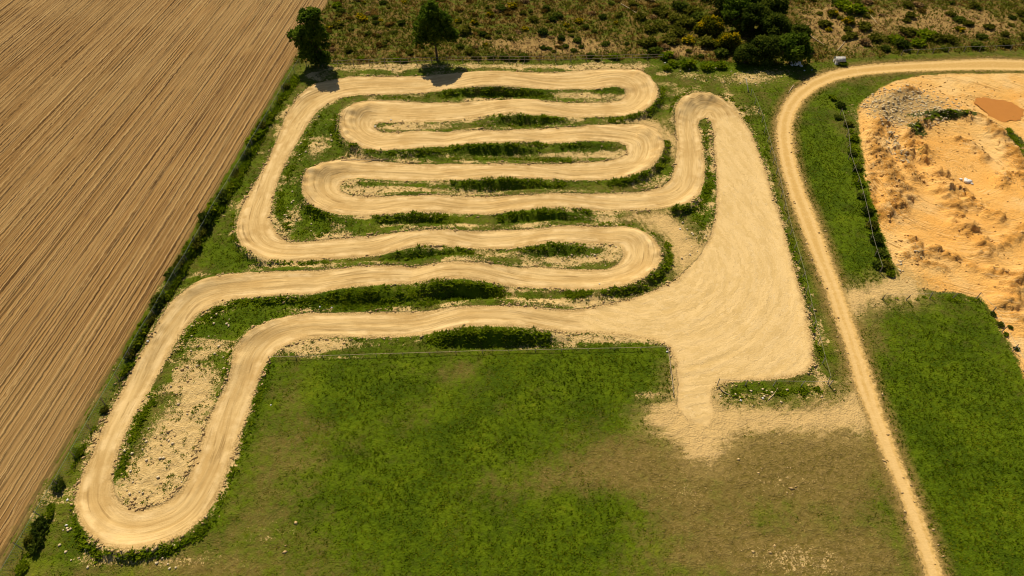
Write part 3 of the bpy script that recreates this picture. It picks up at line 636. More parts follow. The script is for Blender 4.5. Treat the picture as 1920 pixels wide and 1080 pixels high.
def leaf_cloud(lobes, n, size, r, width=.45, under=.25):
    """leaf sprays through the outer part of a set of lobes (x, y, z, rx, ry, rz)"""
    L = np.array(lobes, float); wgt = (L[:, 3] * L[:, 4] + L[:, 3] * L[:, 5]); k = r.choice(len(L), n, p=wgt / wgt.sum())
    d = r.standard_normal((n, 3)); d /= np.linalg.norm(d, axis=1)[:, None]
    d[:, 2] = np.where((d[:, 2] < 0) & (r.random(n) > under), -d[:, 2], d[:, 2])
    rad = .55 + .5 * r.random(n) ** .6
    c = L[k, :3] + d * L[k, 3:6] * rad[:, None]
    dirn = d + .55 * r.standard_normal((n, 3)); dirn /= np.linalg.norm(dirn, axis=1)[:, None]
    side = np.cross(dirn, r.standard_normal((n, 3))); side /= np.linalg.norm(side, axis=1)[:, None]
    s = size * (.6 + .8 * r.random(n))[:, None]
    v = np.stack([c - side * s * width, c + side * s * width, c + dirn * s], 1)
    v2 = np.cross(dirn, side)
    w_ = np.stack([c - v2 * s * width, c + v2 * s * width, c + dirn * s * .9], 1)
    vv = np.concatenate([v, w_], 1).reshape(-1, 3)
    lob = r.random(len(L)) * .8 - .4
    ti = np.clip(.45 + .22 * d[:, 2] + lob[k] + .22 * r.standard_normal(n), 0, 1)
    return vv, np.arange(n * 6).reshape(-1, 3), {'tint': np.repeat(ti, 6)}

def tube(pts, radii, sides=6):
    p = np.array(pts, float); v = []; f = []
    for i in range(len(p)):
        t = p[min(i + 1, len(p) - 1)] - p[max(i - 1, 0)]; t /= np.linalg.norm(t)
        a = np.cross(t, [0, 0, 1.0]) if abs(t[2]) < .9 else np.cross(t, [1.0, 0, 0]); a /= np.linalg.norm(a); b = np.cross(t, a)
        for j in range(sides):
            th = 2 * np.pi * j / sides; v.append(p[i] + radii[i] * (np.cos(th) * a + np.sin(th) * b))
    for i in range(len(p) - 1):
        for j in range(sides):
            j2 = (j + 1) % sides; f.append([i * sides + j, i * sides + j2, (i + 1) * sides + j2, (i + 1) * sides + j])
    return np.array(v), np.array(f)
def join(parts):
    vs, fs, n = [], [], 0
    for v, f in parts: vs.append(v); fs.append(np.asarray(f) + n); n += len(v)
    return np.vstack(vs), np.vstack(fs)

def tree(name, label, loc, lobes, n, size, trunk, mat, seed, group=None, cat='tree', limbs=True, width=.4):
    r = np.random.default_rng(seed)
    t = thing(name, label, cat, loc, 0, group)
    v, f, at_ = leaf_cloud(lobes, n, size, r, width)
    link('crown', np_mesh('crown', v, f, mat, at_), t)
    parts = [tube(trunk[0], trunk[1], 7)]
    top = np.array(trunk[0][-2])
    if limbs:
        for L in lobes:
            c = np.array(L[:3]); q = np.array(trunk[0][1]) * .45 + top * .55; mid = (q + c) / 2 + np.array([0, 0, -.25])
            parts.append(tube([q, mid, c], [.09, .06, .02], 5))
    v, f = join(parts); link('trunk', np_mesh('trunk', v, f, M_BARK, None, True), t)
    return t

# ------------------------------------------------------------------ trees
def clump_lobes(r, spec):
    out = []
    for (x, y, z, R, k, s) in spec:
        for _ in range(k):
            d = r.standard_normal(3); d /= np.linalg.norm(d); d[2] = abs(d[2]) * .9 - .25
            q = s * (.75 + .5 * r.random()); out.append((x + d[0] * R, y + d[1] * R, z + d[2] * R, q, q, q * .8))
    return out
r1 = np.random.default_rng(3)
b1 = at(602, 122)
lob1 = clump_lobes(r1, [(-.3, .2, 7.6, 1.3, 12, .85), (-.5, 0, 5.6, 1.6, 14, .95), (-3.0, .1, 5.2, .75, 6, .65), (-1.5, 0, 3.6, 1.4, 10, .85), (.9, .1, 4.6, 1.0, 6, .7), (-.7, -.2, 2.0, 1.7, 12, .85), (.2, -.3, 1.1, 1.0, 7, .6), (.3, .2, 9.0, .7, 5, .65), (-1.0, .2, 8.9, .5, 3, .5), (1.8,.2,3.4,.4,3,.5)])
tree('leaning_pine', 'ragged dark pine leaning over the corner of the ploughed field', b1, lob1, 5600, .44, ([(0, 0, -.2), (-.15, .05, 2.2), (-.4, 0, 4.6), (-.3, .1, 7.0), (-.2, .1, 8.8)], [.28, .22, .17, .1, .03]), M_PINE, 21)
r2 = np.random.default_rng(4)
b2 = at(820, 113)
lob2 = clump_lobes(r2, [(-.2, .2, 8.7, 1.0, 9, .8), (-.2, .1, 7.3, 1.9, 18, .95), (-.2, .1, 5.7, 2.5, 26, 1.0), (-1.8, .1, 4.3, 1.3, 9, .85), (1.6, .2, 4.6, 1.4, 10, .85), (-.2, .1, 4.4, 1.8, 10, .9), (-2.6, 0, 3.5, .7, 5, .65), (-.3, .1, 9.7, .4, 3, .5)])
tree('round_pine', 'tall round-topped pine with a bare lower trunk beside the back fence', b2, lob2, 7200, .44, ([(0, 0, -.2), (-.05, 0, 2.0), (-.1, .05, 4.5), (-.2, .1, 7.0), (-.2, .1, 9.2)], [.24, .19, .15, .09, .03]), M_PINE, 22)
GROVE = [(1480, 118, 2.2, 5.2, 'broad dark evergreen at the corner of the sand road', 'P'), (1430, 112, 2.0, 4.2, 'dark evergreen left of the broad corner tree', 'D'), (1395, 118, 1.5, 3.0, 'low dark evergreen at the foot of the grove facing the track', 'D'),
         (1445, 78, 2.0, 5.2, 'grey-green evergreen behind the broad corner tree', 'D'), (1490, 86, 1.6, 4.0, 'small rounded evergreen at the right edge of the grove', 'D'), (1410, 60, 2.3, 5.2, 'rounded evergreen in the middle of the grove', 'D'),
         (1375, 48, 2.2, 5.6, 'tall dark evergreen on the left flank of the grove', 'P'), (1440, 38, 2.2, 5.4, 'evergreen at the upper right of the grove', 'D'), (1350, 22, 2.2, 5.0, 'evergreen at the upper left end of the grove', 'D'), (1400, 22, 2.3, 5.4, 'evergreen behind the tall dark one at the back of the grove', 'P'), (1330, 62, 1.6, 2.8, 'yellowish green bush-like tree left of the grove', 'O'), (1365, 90, 1.5, 2.4, 'olive bush-like tree below the grove', 'O')]
for q, (px, py, R, hh, lab, kd) in enumerate(GROVE):
    hh *= .85; R *= 1.18; rr_ = np.random.default_rng(60 + q); p = at(px, py)
    lb = clump_lobes(rr_, [(0, 0, hh * .66, R * .8, 16, R * .36), (0, 0, hh * .38, R * .9, 9, R * .34), (R * .2, 0, hh * .86, R * .4, 5, R * .3)])
    tree('evergreen_tree' if kd != 'O' else 'olive_tree', lab, p, lb, int(1100 * R), .42, ([(0, 0, -.2), (.05, 0, hh * .3), (0, .05, hh * .6), (.05, 0, hh * .85)], [.2, .16, .1, .04]), {'P': M_PINE, 'D': M_DARKLEAF, 'O': M_GORSE}[kd], 100 + q, 'evergreen grove beside the road bend')

# ------------------------------------------------------------------ bushes: variants of unit size, copied
def bush_mesh(name, mat, seed, n=170, size=.36, flat=.75):
    r = np.random.default_rng(seed)
    lb = [(0, 0, .38, .55, .55, .45)] + [(math.cos(a) * .45, math.sin(a) * .45, .28 + .25 * r.random(), .34, .34, .3) for a in r.random(5) * 6.28]
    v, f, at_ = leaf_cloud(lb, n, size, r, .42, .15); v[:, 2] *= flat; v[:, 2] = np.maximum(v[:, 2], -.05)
    return np_mesh(name, v, f, mat, at_)
VAR = {'dark': [bush_mesh('dark_bush', M_DARKLEAF, s) for s in (1, 2, 3)], 'green': [bush_mesh('green_bush', M_WEED, s) for s in (4, 5)], 'olive': [bush_mesh('olive_bush', M_OLIVE, s) for s in (6, 7, 8)],
       'gorse': [bush_mesh('gorse_bush', M_GORSE, s) for s in (9, 10)], 'brown': [bush_mesh('heather_bush', M_HEATH, s, 190, .34, .55) for s in (11, 12, 13)], 'twig': [bush_mesh('dead_bush', M_TWIG, s, 150, .55, .5) for s in (14, 15)]}
LABB = {'dark': ('dark_bush', 'dark green bush'), 'green': ('green_bush', 'leafy green bush'), 'olive': ('olive_bush', 'olive shrub'), 'gorse': ('gorse_bush', 'yellow flowering gorse'), 'brown': ('heather_bush', 'brown heather bush'), 'twig': ('dead_bush', 'pale dead bush')}
BUSHES = []
def bush(kind, p, r_, where, group, rz=None):
    nm, lb = LABB[kind]
    if r_ > 1.45: lb = 'large ' + lb
    elif r_ < .68: lb = 'small ' + lb
    o = link(nm, random.choice(VAR[kind]), None, p, rz if rz is not None else random.random() * 6.28, label=lb + ' ' + where, category='bush', group=group)
    o.scale = (r_ * random.uniform(.9, 1.15), r_ * random.uniform(.9, 1.1), r_ * random.uniform(.8, 1.15)); BUSHES.append(o); return o
def heath_place(px, py):
    col = ('behind the leaning pine' if px < 690 else 'between the two pines' if px < 785 else 'right of the round pine' if px < 900 else 'above the first jump' if px < 1010 else 'in mid heath' if px < 1110 else
           'above the upper right hairpin' if px < 1220 else 'left of the grove' if px < 1330 else 'beside the grove' if px < 1535 else 'above the hut' if px < 1620 else 'above the sand road' if px < 1760 else 'far right above the road')
    return col + (', near the fence' if py > 82 else ', midway up' if py > 38 else ', at the top')
def settle_labels(things):
    """bushes that read the same are told apart by their order from the left"""
    by = {}
    for o in things: by.setdefault(o['label'], []).append(o)
    words = ['first', 'second', 'third', 'fourth', 'fifth', 'sixth', 'seventh', 'eighth', 'ninth', 'tenth', 'eleventh', 'twelfth', 'thirteenth', 'fourteenth']
    for lab, os_ in by.items():
        if len(os_) < 2: continue
        os_.sort(key=lambda o: o.location.x)
        if len(os_) == 2: os_[0]['label'] = 'left-hand ' + lab; os_[1]['label'] = 'right-hand ' + lab
        elif len(os_) <= 14:
            for w_, o in zip(words, os_): o['label'] = w_ + ' from left, ' + lab
# bushes surveyed one by one
for (px, py, r_, kd) in [(905,62,1.0,'dark'),(1018,60,1.3,'dark'),(1052,70,1.1,'dark'),(1082,74,1.1,'dark'),(1098,48,.9,'dark'),(1135,80,1.1,'dark'),(895,105,1.1,'olive'),(921,105,1.0,'dark'),(945,106,1.1,'dark'),(962,108,1.0,'dark'),(982,106,1.3,'dark'),(1107,103,1.1,'dark'),(1118,108,.8,'olive'),(1150,105,1.3,'green'),(1140,102,.8,'olive'),
                         (1228,95,1.7,'dark'),(1215,80,1.8,'olive'),(1250,104,1.5,'green'),(1213,104,.9,'dark'),(940,14,1.4,'dark'),(1046,28,1.3,'dark'),(1024,14,1.1,'dark'),(1130,30,1.1,'dark'),(870,58,1.8,'olive'),(862,85,1.0,'dark'),(880,95,1.2,'olive'),(758,112,.9,'dark'),(745,110,.9,'green'),(676,107,.8,'green'),(1000,35,1.3,'olive'),(1030,88,.7,'dark'),
                         (1060,84,.8,'dark'),(1075,92,.8,'dark'),(1090,84,.7,'dark'),(640,18,1.2,'dark'),(634,45,1.4,'olive'),(632,8,1.2,'green'),(705,40,.9,'dark'),(740,58,.8,'dark'),(690,60,.8,'dark'),(720,80,.7,'dark'),(770,98,.8,'olive'),(1545,45,1.6,'olive'),(1600,20,2.2,'green'),(1640,70,1.8,'olive'),(1680,75,1.9,'green'),(1720,80,1.8,'green'),(1755,72,1.7,'olive'),(1660,90,1.2,'dark'),(1700,60,1.6,'olive'),(1770,90,1.0,'dark'),(1590,40,1.6,'gorse'),(1560,25,1.5,'gorse'),
                         (1290,75,1.6,'gorse'),(1310,55,1.7,'gorse'),(1345,85,1.8,'gorse'),(1380,95,1.4,'olive'),(1270,60,1.8,'olive'),(1265,35,1.9,'olive'),(1300,20,2.0,'olive'),(1240,50,1.6,'olive'),(1085,38,1.0,'gorse'),(1070,55,.9,'gorse'),(1062,45,.8,'gorse'),(890,40,1.1,'gorse'),(920,25,1.1,'gorse'),(960,10,1.2,'gorse'),(860,38,1.0,'gorse'),(1250,25,1.0,'gorse'),(985,52,.9,'gorse'),(1255,75,2.0,'olive'),(1285,45,2.3,'olive'),(1310,35,2.2,'dark'),(1325,80,2.0,'olive'),(1350,100,1.8,'dark'),(1240,20,2.0,'olive'),(1220,55,1.7,'olive'),(1275,12,2.1,'dark'),(1200,30,1.6,'olive'),(1620,50,2.0,'olive'),(1735,65,2.1,'green'),(1690,85,1.8,'dark'),(1780,75,1.9,'olive'),(1830,85,1.6,'dark'),(1880,80,1.6,'olive'),(1580,10,2.2,'green')]:
    place = heath_place(px, py)
    p = at(px, py + 4); p.z = float(ground_z(p.x, p.y)[0]) - .05; bush(kd, p, r_ * .9, place, 'bushes on the heath beyond the fence')
# lesser heath shrubs
cnt = 0
for _ in range(4000):
    px, py = random.uniform(600, 1940), random.uniform(-30, 112)
    if cnt >= 240: break
    if py > 100 and px < 1260 or (px > 1320 and px < 1530 and py > 10) or px > 1540 and py > 88: continue
    p = at(px, py)
    if side_of_field(np.array([[p.x, p.y]]))[0] > -1 or p.y < np.interp(p.x, SCRUB_LINE[:, 0], SCRUB_LINE[:, 1]) + .6: continue
    kd = random.choices(['brown', 'olive', 'dark', 'gorse', 'twig'], [5, 4, 3, 1.2, 1.5] if px < 1240 else [3, 6, 3, 1.6, 2])[0]
    place = heath_place(px, py)
    p.z = float(ground_z(p.x, p.y)[0]) - .05
    bush(kd, p, random.uniform(.5, 1.05) * (1.3 if px > 1240 else 1), place, 'lesser shrubs of the heath'); cnt += 1
# hedge along the field fence
for (px, py, r_, kd) in [(540,160,.8,'olive'),(527,182,.9,'green'),(505,217,1.0,'green'),(496,235,.9,'olive'),(481,258,1.1,'green'),(466,290,1.0,'dark'),(447,322,1.0,'olive'),(437,345,1.1,'green'),(421,370,1.1,'dark'),(402,393,1.25,'green'),(392,415,1.2,'dark'),(386,432,.9,'olive'),(374,455,.9,'olive'),(360,468,1.1,'green'),(345,490,.9,'olive'),(331,510,1.1,'dark'),(320,535,.8,'olive'),(312,555,.9,'green'),(303,570,1.1,'dark'),(285,602,.8,'olive'),(272,622,1.0,'green'),(262,642,1.0,'green'),(252,660,1.0,'olive'),(242,690,.6,'green'),(200,765,.5,'olive'),(150,845,.6,'green'),(115,905,.6,'dark'),(80,990,.8,'dark'),(98,960,.6,'green'),(62,1010,.6,'olive'),(75,1015,.7,'dark'),(45,1060,.6,'green')]:
    p = at(px - 3, py + 6); bush(kd, p, r_ * .92, 'in the field hedge %s' % ('near the leaning pine' if py < 240 else 'beside the long left leg' if py < 370 else 'beside the middle left corner' if py < 480 else 'where the track turns down' if py < 660 else 'beside the lower left loop'), 'hedge bushes along the ploughed field')
    o = BUSHES[-1]; o.rotation_euler.z = math.atan2(fd[1], fd[0]) + random.uniform(-.4, .4); o.scale = (r_ * random.uniform(1.0, 2.0), r_ * random.uniform(.75, 1.1), r_ * random.uniform(.9, 1.9))
# shrubs beside the old quarry fence
for (px, py, r_, kd) in [(1560,185,.8,'green'),(1575,200,.9,'dark'),(1572,222,.8,'dark'),(1590,235,.8,'olive'),(1600,262,.9,'green'),(1597,290,.8,'dark'),(1606,318,.9,'dark'),(1610,345,.9,'green'),(1615,370,.8,'dark'),(1625,398,.9,'dark'),(1633,425,.9,'olive'),(1642,452,1.0,'dark'),(1652,478,1.0,'dark'),(1660,500,1.0,'olive'),(1647,500,.9,'dark'),(1668,515,.7,'green'),
                         (1862,590,.4,'dark'),(1875,610,.45,'dark'),(1893,615,.35,'dark'),(1885,628,.4,'green'),(1905,655,.4,'dark')]:
    p = at(px, py); bush(kd, p, r_ * 1.0, 'by the dug-earth fence%s' % (' near the bend' if py < 245 else ' halfway along' if py < 400 else ' near its end' if py < 560 else ' below the path'), 'shrubs along the quarry fence')
for (px, py, r_, lab) in [(1290,126,1.6,'beside the corner of the back fence'),(1262,122,1.1,'at the end of the back fence'),(1325,128,1.5,'in front of the grove'),(1350,126,1.2,'in front of the grove'),(1250,130,.9,'at the end of the back fence')]:
    bush('green', at(px, py), r_, lab, 'leafy bushes near the end of the back fence')
bush('green', at(1579, 122), .95, 'in front of the little white hut', 'bush by the hut')

settle_labels(BUSHES)
# ------------------------------------------------------------------ stuff: tall weeds on the embankments
WEEDS = [([(556,145),(500,228),(437,350),(360,473),(300,573)], 8, 1.3, 2.4), ([(290,590),(233,683),(190,777),(100,933),(40,1050)], 6, .4, .5), ([(1597,240),(1610,330),(1640,430),(1664,505)], 9, .6, .9), ([(700,182),(800,180),(840,178)], 4, .3, .5), ([(830,177),(880,173),(960,173),(1020,177)], 9, .75, 1), ([(1020,177),(1060,179)], 4, .4, .6), ([(925,219),(960,219),(1010,224),(1060,226)], 7, .6, 1), ([(880,232),(980,234),(1070,230)], 4, .35, .6), ([(1140,224),(1185,219),(1215,210),(1237,190),(1243,160)], 7, .6, 1),
         ([(655,278),(690,286),(740,288),(800,285),(840,280)], 6, .55, 1), ([(840,280),(880,277),(960,276),(1010,272)], 9, .65, 1), ([(1005,271),(1060,271),(1100,272)], 5, .5, .9), ([(820,294),(900,297),(960,299)], 4, .35, .6), ([(950,298),(1010,299),(1090,301)], 5, .5, .8), ([(845,343),(900,344),(970,344),(1060,345)], 8, .6, 1), ([(1120,343),(1170,341),(1205,332),(1235,315),(1250,290),(1252,262)], 8, .65, 1.2),
         ([(700,408),(760,408),(850,407)], 7, .55, 1), ([(935,408),(1000,402),(1080,398),(1108,400)], 8, .65, 1), ([(700,470),(760,469),(800,467),(850,472),(890,474)], 7, .6, 1), ([(680,488),(800,486),(900,484)], 4, .3, .5), ([(970,471),(1030,464),(1100,462)], 6, .5, 1),
         ([(400,580),(440,568),(500,564),(560,562)], 6, .5, 1), ([(560,562),(640,560),(740,555),(820,548),(880,546),(940,552)], 14, .55, 1.2), ([(640,572),(760,570),(880,560)], 8, .5, .7), ([(1060,550),(1120,552),(1180,546),(1220,530),(1245,510),(1256,480),(1250,455)], 8, .65, 1.2), ([(1110,418),(1160,416),(1200,424),(1235,445)], 4, .35, .8),
         ([(800,634),(840,631),(900,631),(980,633),(1030,640)], 11, .5, 1.3), ([(820,642),(900,642),(1000,642)], 7, .5, .8), ([(1260,395),(1300,392),(1322,375),(1330,340)], 8, .6, 1), ([(1322,240),(1326,300),(1330,350)], 6, .35, .7), ([(1270,400),(1310,410),(1325,430)], 10, .35, .5),
         ([(222,890),(235,850),(255,800),(280,750),(295,728)], 8, .5, 1), ([(330,660),(350,630),(380,600),(410,583)], 7, .45, .9), ([(440,640),(420,700),(405,760)], 5, .3, .5), ([(150,1010),(175,1035),(220,1045),(270,1040),(320,1030),(370,1005),(400,970)], 9, .5, 1), ([(400,970),(425,910),(450,850),(470,790),(490,720)], 6, .35, .7), ([(185,830),(165,880),(150,930)], 7, .3, .6), ([(140,950),(140,980),(160,1015)], 8, .4, .7),
         ([(460,470),(500,492),(560,494),(620,492)], 6, .45, .9), ([(440,400),(440,450),(470,480)], 7, .35, .6), ([(530,360),(525,400),(540,430)], 9, .4, .6), ([(575,260),(555,300),(535,340)], 8, .4, .7), ([(600,215),(590,235),(575,255)], 7, .4, .7), ([(630,215),(625,245),(640,275)], 9, .4, .8), ([(560,385),(600,405),(650,412)], 8, .45, .9), ([(545,430),(600,440),(640,430)], 7, .35, .5), ([(1345,735),(1430,735),(1540,728)], 7, .35, .8), ([(1300,165),(1270,180),(1255,210)], 7, .4, .7), ([(1350,172),(1390,200),(1410,240)], 7, .35, .6), ([(1435,260),(1460,370),(1500,530),(1540,680)], 6, .3, .5), ([(1600,250),(1625,380),(1665,500)], 10, .4, .7), ([(1740,217),(1790,213),(1815,214)], 5, .4, 1), ([(1715,245),(1730,228),(1750,219)], 6, .35, .8), ([(1890,240),(1910,270),(1925,295)], 6, .45, 1), ([(1665,558),(1750,556),(1840,560)], 5, .25, .7)]
cs_, hs_, sp_ = [], [], []
for pts, hw, hgt, dens in WEEDS:
    q = np.array(pts, float); sg = np.hypot(*(q[1:] - q[:-1]).T); L = sg.sum(); wx = survey([pts[0], pts[-1]])
    cumq = np.concatenate([[0], np.cumsum(sg)])
    ml = np.hypot(*(survey(pts)[1:] - survey(pts)[:-1]).T).sum()
    n = int(ml * hw * .18 * 8 * dens)
    s = rng.random(n) * L; x = np.interp(s, cumq, q[:, 0]); y = np.interp(s, cumq, q[:, 1])
    tx = np.interp(np.minimum(s + 2, L), cumq, q[:, 0]) - np.interp(np.maximum(s - 2, 0), cumq, q[:, 0]); ty = np.interp(np.minimum(s + 2, L), cumq, q[:, 1]) - np.interp(np.maximum(s - 2, 0), cumq, q[:, 1]); tl = np.hypot(tx, ty) + 1e-6
    o = rng.standard_normal(n) * hw * .45; x = x - ty / tl * o; y = y + tx / tl * o
    X, Y = ground_at(x, y, .2); kk = lookup(X, Y); good = kk >= 0
    dd = np.where(good, np.maximum(fields['d_track'], fields['d_pan'])[np.maximum(kk, 0)], 1); good &= dd < -.12
    X, Y = X[good], Y[good]; fade = .55 + .9 * vnoise(X, Y, 1.4, 3)
    keep = rng.random(len(X)) < np.clip(fbm(X, Y, 1.5, 3, 14) * 3.2 - .75, 0, 1) * (1.0 if dens < 1 else 1.3)
    X, Y, fade = X[keep], Y[keep], fade[keep]
    cs_.append(np.column_stack([X, Y, ground_z(X, Y)])); hs_.append((.07 + .30 * hgt) * fade); sp_.append(.26 + .22 * hgt * fade)
C_ = np.vstack(cs_); v, f, at_ = blades(C_, np.concatenate(hs_), np.concatenate(sp_), 10, .10, .75, tint=np.clip(.15 + .8 * fbm(C_[:, 0], C_[:, 1], 1.3, 3, 8), 0, 1))
link('weeds', np_mesh('weeds', v, f, M_WEED, at_), kind='stuff', label='tall dark green weeds growing on the embankments beside the track', category='weeds')

# grass on lawns, verges and infield
def scatter(n, x0, x1, y0, y1):
    X = rng.uniform(x0, x1, n); Y = rng.uniform(y0, y1, n); k = lookup(X, Y); g = k >= 0
    X, Y, k = X[g], Y[g], k[g]; qx, qy = to_photo(X, Y, 0)
    m = (qx > -60) & (qx < 1980) & (qy > -20) & (qy < 1120)
    return X[m], Y[m], k[m]
X, Y, k = scatter(420000, -66, 120, 18, 112)
solid = (np.maximum(fields['d_track'], fields['d_pan'])[k] < -.15) & (fields['d_road'][k] < -.15) & (fields['d_quarry'][k] < 0) & (fields['d_scrub'][k] < .5) & (fields['d_spread'][k] < -.2)
dens = np.clip(fields['green'][k] - .55 * np.clip(fields['bare'][k], 0, 1.2) + 1.1 * (fbm(X, Y, 2.2, 3, 15) - .5), .05, 1.1)
speck = (fields['bare'][k] > .35) * smooth(fbm(X, Y, .8, 2, 23), .58, .66) * .8
keep = solid & (rng.random(len(X)) < np.maximum(dens * .5, speck))
X, Y, k = X[keep], Y[keep], k[keep]
gl = fields['green'][k] + .8 * (fbm(X, Y, 2.4, 3, 16) - .5)
v, f, at_ = blades(np.column_stack([X, Y, Zv[k]]), .05 + .10 * np.clip(gl, 0, 1) * (.4 + rng.random(len(X))), .18, 5, .055, .6, dry=np.clip(.75 - gl * 1.1, 0, .9), tint=np.clip(.5 + 1.3 * (fbm(X, Y, 3.5, 4, 17) - .5), 0, 1))
link('grass', np_mesh('grass', v, f, M_GRASS, at_), kind='stuff', label='short rough grass covering the meadow, verges and infield', category='grass')

# heath cover
X, Y, k = scatter(95000, -66, 122, 85, 145)
m = fields['d_scrub'][k] > -.2
X, Y, k = X[m], Y[m], k[m]
lowd = fbm(X, Y, 3.0, 3, 18)
kind = np.where(fields['heath'][k] + .9 * (lowd - .5) + .3 * rng.standard_normal(len(X)) > .6, 2, np.where(rng.random(len(X)) < smooth(fbm(X, Y, 4, 3, 19), .28, .50), 1, 0))
for kk_, nm, mat, h0, pr, lab in [(0, 'heather', M_HEATH, .30, .55, 'low brown heather covering the ground beyond the fence'), (1, 'undergrowth', M_OLIVE, .34, .55, 'olive undergrowth between the bushes beyond the fence'), (2, 'brushwood', M_TWIG, .22, .5, 'pale dry brushwood littering the ground beyond the fence')]:
    s = (kind == kk_) & (rng.random(len(X)) < pr)
    v, f, at_ = blades(np.column_stack([X[s], Y[s], Zv[k[s]]]), h0 * (.5 + rng.random(s.sum())), .34, 7, .075 if kk_ < 2 else .05, .6, tint=.2 + .6 * fbm(X[s], Y[s], 1.5, 2, 20))
    link(nm, np_mesh(nm, v, f, mat, at_), kind='stuff', label=lab, category='undergrowth')

# ------------------------------------------------------------------ stuff: clods of earth
def clod_mesh(name, X, Y, Zb, size, mat):
    n = len(X); base = np.array([[1, 0, 0], [0, 1, 0], [-1, 0, 0], [0, -1, 0], [0, 0, .8], [0, 0, -.4]], float)
    tri = np.array([[0, 1, 4], [1, 2, 4], [2, 3, 4], [3, 0, 4], [1, 0, 5], [2, 1, 5], [3, 2, 5], [0, 3, 5]])
    v = base[None] * (size[:, None, None] * (.6 + .8 * rng.random((n, 6, 1)))); a = rng.random(n) * 6.28
    st = 1 + .9 * rng.random(n); vx = v[:, :, 0] * st[:, None]; vy = v[:, :, 1]
    x = vx * np.cos(a)[:, None] - vy * np.sin(a)[:, None]; y = vx * np.sin(a)[:, None] + vy * np.cos(a)[:, None]
    vv = np.stack([x + X[:, None], y + Y[:, None], v[:, :, 2] + Zb[:, None] + .02], 2).reshape(-1, 3)
    return np_mesh(name, vv, (tri[None] + (np.arange(n) * 6)[:, None, None]).reshape(-1, 3), mat)
X, Y, k = scatter(330000, -60, 95, 20, 112)
dt_ = np.maximum(fields['d_track'], fields['d_pan'])[k]; bs = np.clip(fields['bare'][k], 0, 1.2)
pr = .55 * np.exp(-((dt_ + .12) / .22) ** 2) + np.where((dt_ < -.1) & (fields['d_scrub'][k] < 0), .09 * bs * smooth(fbm(X, Y, 1.3, 2, 25), .4, .6), 0) + np.where((np.abs(fields['d_road'][k]) < .5), .05, 0)
pr *= (fields['d_quarry'][k] < -.2) * (fields['d_spread'][k] < -.6) * smooth(fbm(X, Y, 2.5, 2, 26), .3, .6)
s = rng.random(len(X)) < pr
X, Y, k = X[s], Y[s], k[s]
link('clods', clod_mesh('clods', X, Y, Zv[k], .07 + .12 * rng.random(len(X)) ** 2, M_CLOD), kind='stuff', label='pale clods of earth and straw strewn along the edges of the track', category='clods')
X, Y, k = scatter(140000, 35, 122, 55, 122)
m = (fields['d_quarry'][k] > 0) & (rng.random(len(X)) < .006 + .25 * np.clip(fields['grey'][k], 0, 1) + .13 * fields['rough'][k] * smooth(fbm(X, Y, 1.2, 2, 27), .4, .6))
X, Y, k = X[m], Y[m], k[m]
gy_ = fields['grey'][k] > .35
link('rubble', clod_mesh('rubble', X[gy_], Y[gy_], Zv[k[gy_]], .08 + .16 * rng.random(gy_.sum()) ** 2, M_STONE), kind='stuff', label='grey and white rubble tipped along the upper left of the dug earth', category='rubble')
X, Y, k = X[~gy_], Y[~gy_], k[~gy_]
link('earth_clods', clod_mesh('earth_clods', X, Y, Zv[k], .06 + .14 * rng.random(len(X)) ** 2, M_OCLOD), kind='stuff', label='orange clods of earth lying on the dug ground', category='clods')

# ------------------------------------------------------------------ stones, logs, rubble
def rock_mesh(name, mat, seed, squash=.65):
    r = np.random.default_rng(seed); g = (1 + 5 ** .5) / 2
    v = np.array([(-1, g, 0), (1, g, 0), (-1, -g, 0), (1, -g, 0), (0, -1, g), (0, 1, g), (0, -1, -g), (0, 1, -g), (g, 0, -1), (g, 0, 1), (-g, 0, -1), (-g, 0, 1)]) / 1.9
    f = np.array([(0, 11, 5), (0, 5, 1), (0, 1, 7), (0, 7, 10), (0, 10, 11), (1, 5, 9), (5, 11, 4), (11, 10, 2), (10, 7, 6), (7, 1, 8), (3, 9, 4), (3, 4, 2), (3, 2, 6), (3, 6, 8), (3, 8, 9), (4, 9, 5), (2, 4, 11), (6, 2, 10), (8, 6, 7), (9, 8, 1)])
    v = v * (.7 + .5 * r.random((12, 1))); v[:, 2] *= squash; v[:, 0] *= 1.2
    return np_mesh(name, v, f, mat)
STN = [rock_mesh('stone', M_STONE, s) for s in range(4)]; WST = [rock_mesh('white_stone', M_WHITE, s) for s in range(3)]
STONES = []
def stone(px, py, r_, lab, group, white=False, nm='stone'):
    p = at(px, py); o = link(nm, random.choice(WST if white else STN), None, (p.x, p.y, float(ground_z(p.x, p.y)[0]) + r_ * .25), random.random() * 6.28, label=lab, category='stone', group=group)
    o.scale = (r_ * .62,) * 3; STONES.append(o)
for (px, py, r_, lab) in [(704,238,.30,'white stone at the inner edge of the upper left hairpin'),(733,225,.22,'white stone at the left tip of the upper left hairpin island'),(1124,533,.16,'small white stone lying on the track beside the middle right hairpin'),(1275,430,.22,'white stone in the grassy triangle left of the starting area'),(277,640,.22,'white stone at the outer edge of the lower left bend'),
                          (1522,132,.20,'white stone beside the road bend below the grove'),(1508,133,.26,'pale stone beside the road bend below the white rubble'),(1251,660,.20,'white block at the corner of the low rail'),(1430,748,.22,'white stone in the grass below the starting area'),(1389,751,.20,'white stone in the grass nearest the trampled path'),(125,985,.2,'white stone left of the lowest bend'),(127,938,.2,'white stone beside the wire mesh fence by the lowest bend'),(1247,118,.24,'white stone beside the end of the back fence'),(600,576,.2,'white stone on the grass left of the embankment weeds'),(622,577,.18,'second white stone on the grass left of the embankment weeds'),(508,760,.16,'white stone at the upper left of the meadow')]:
    stone(px, py, r_, lab, 'white stones around the track', True, 'white_stone')
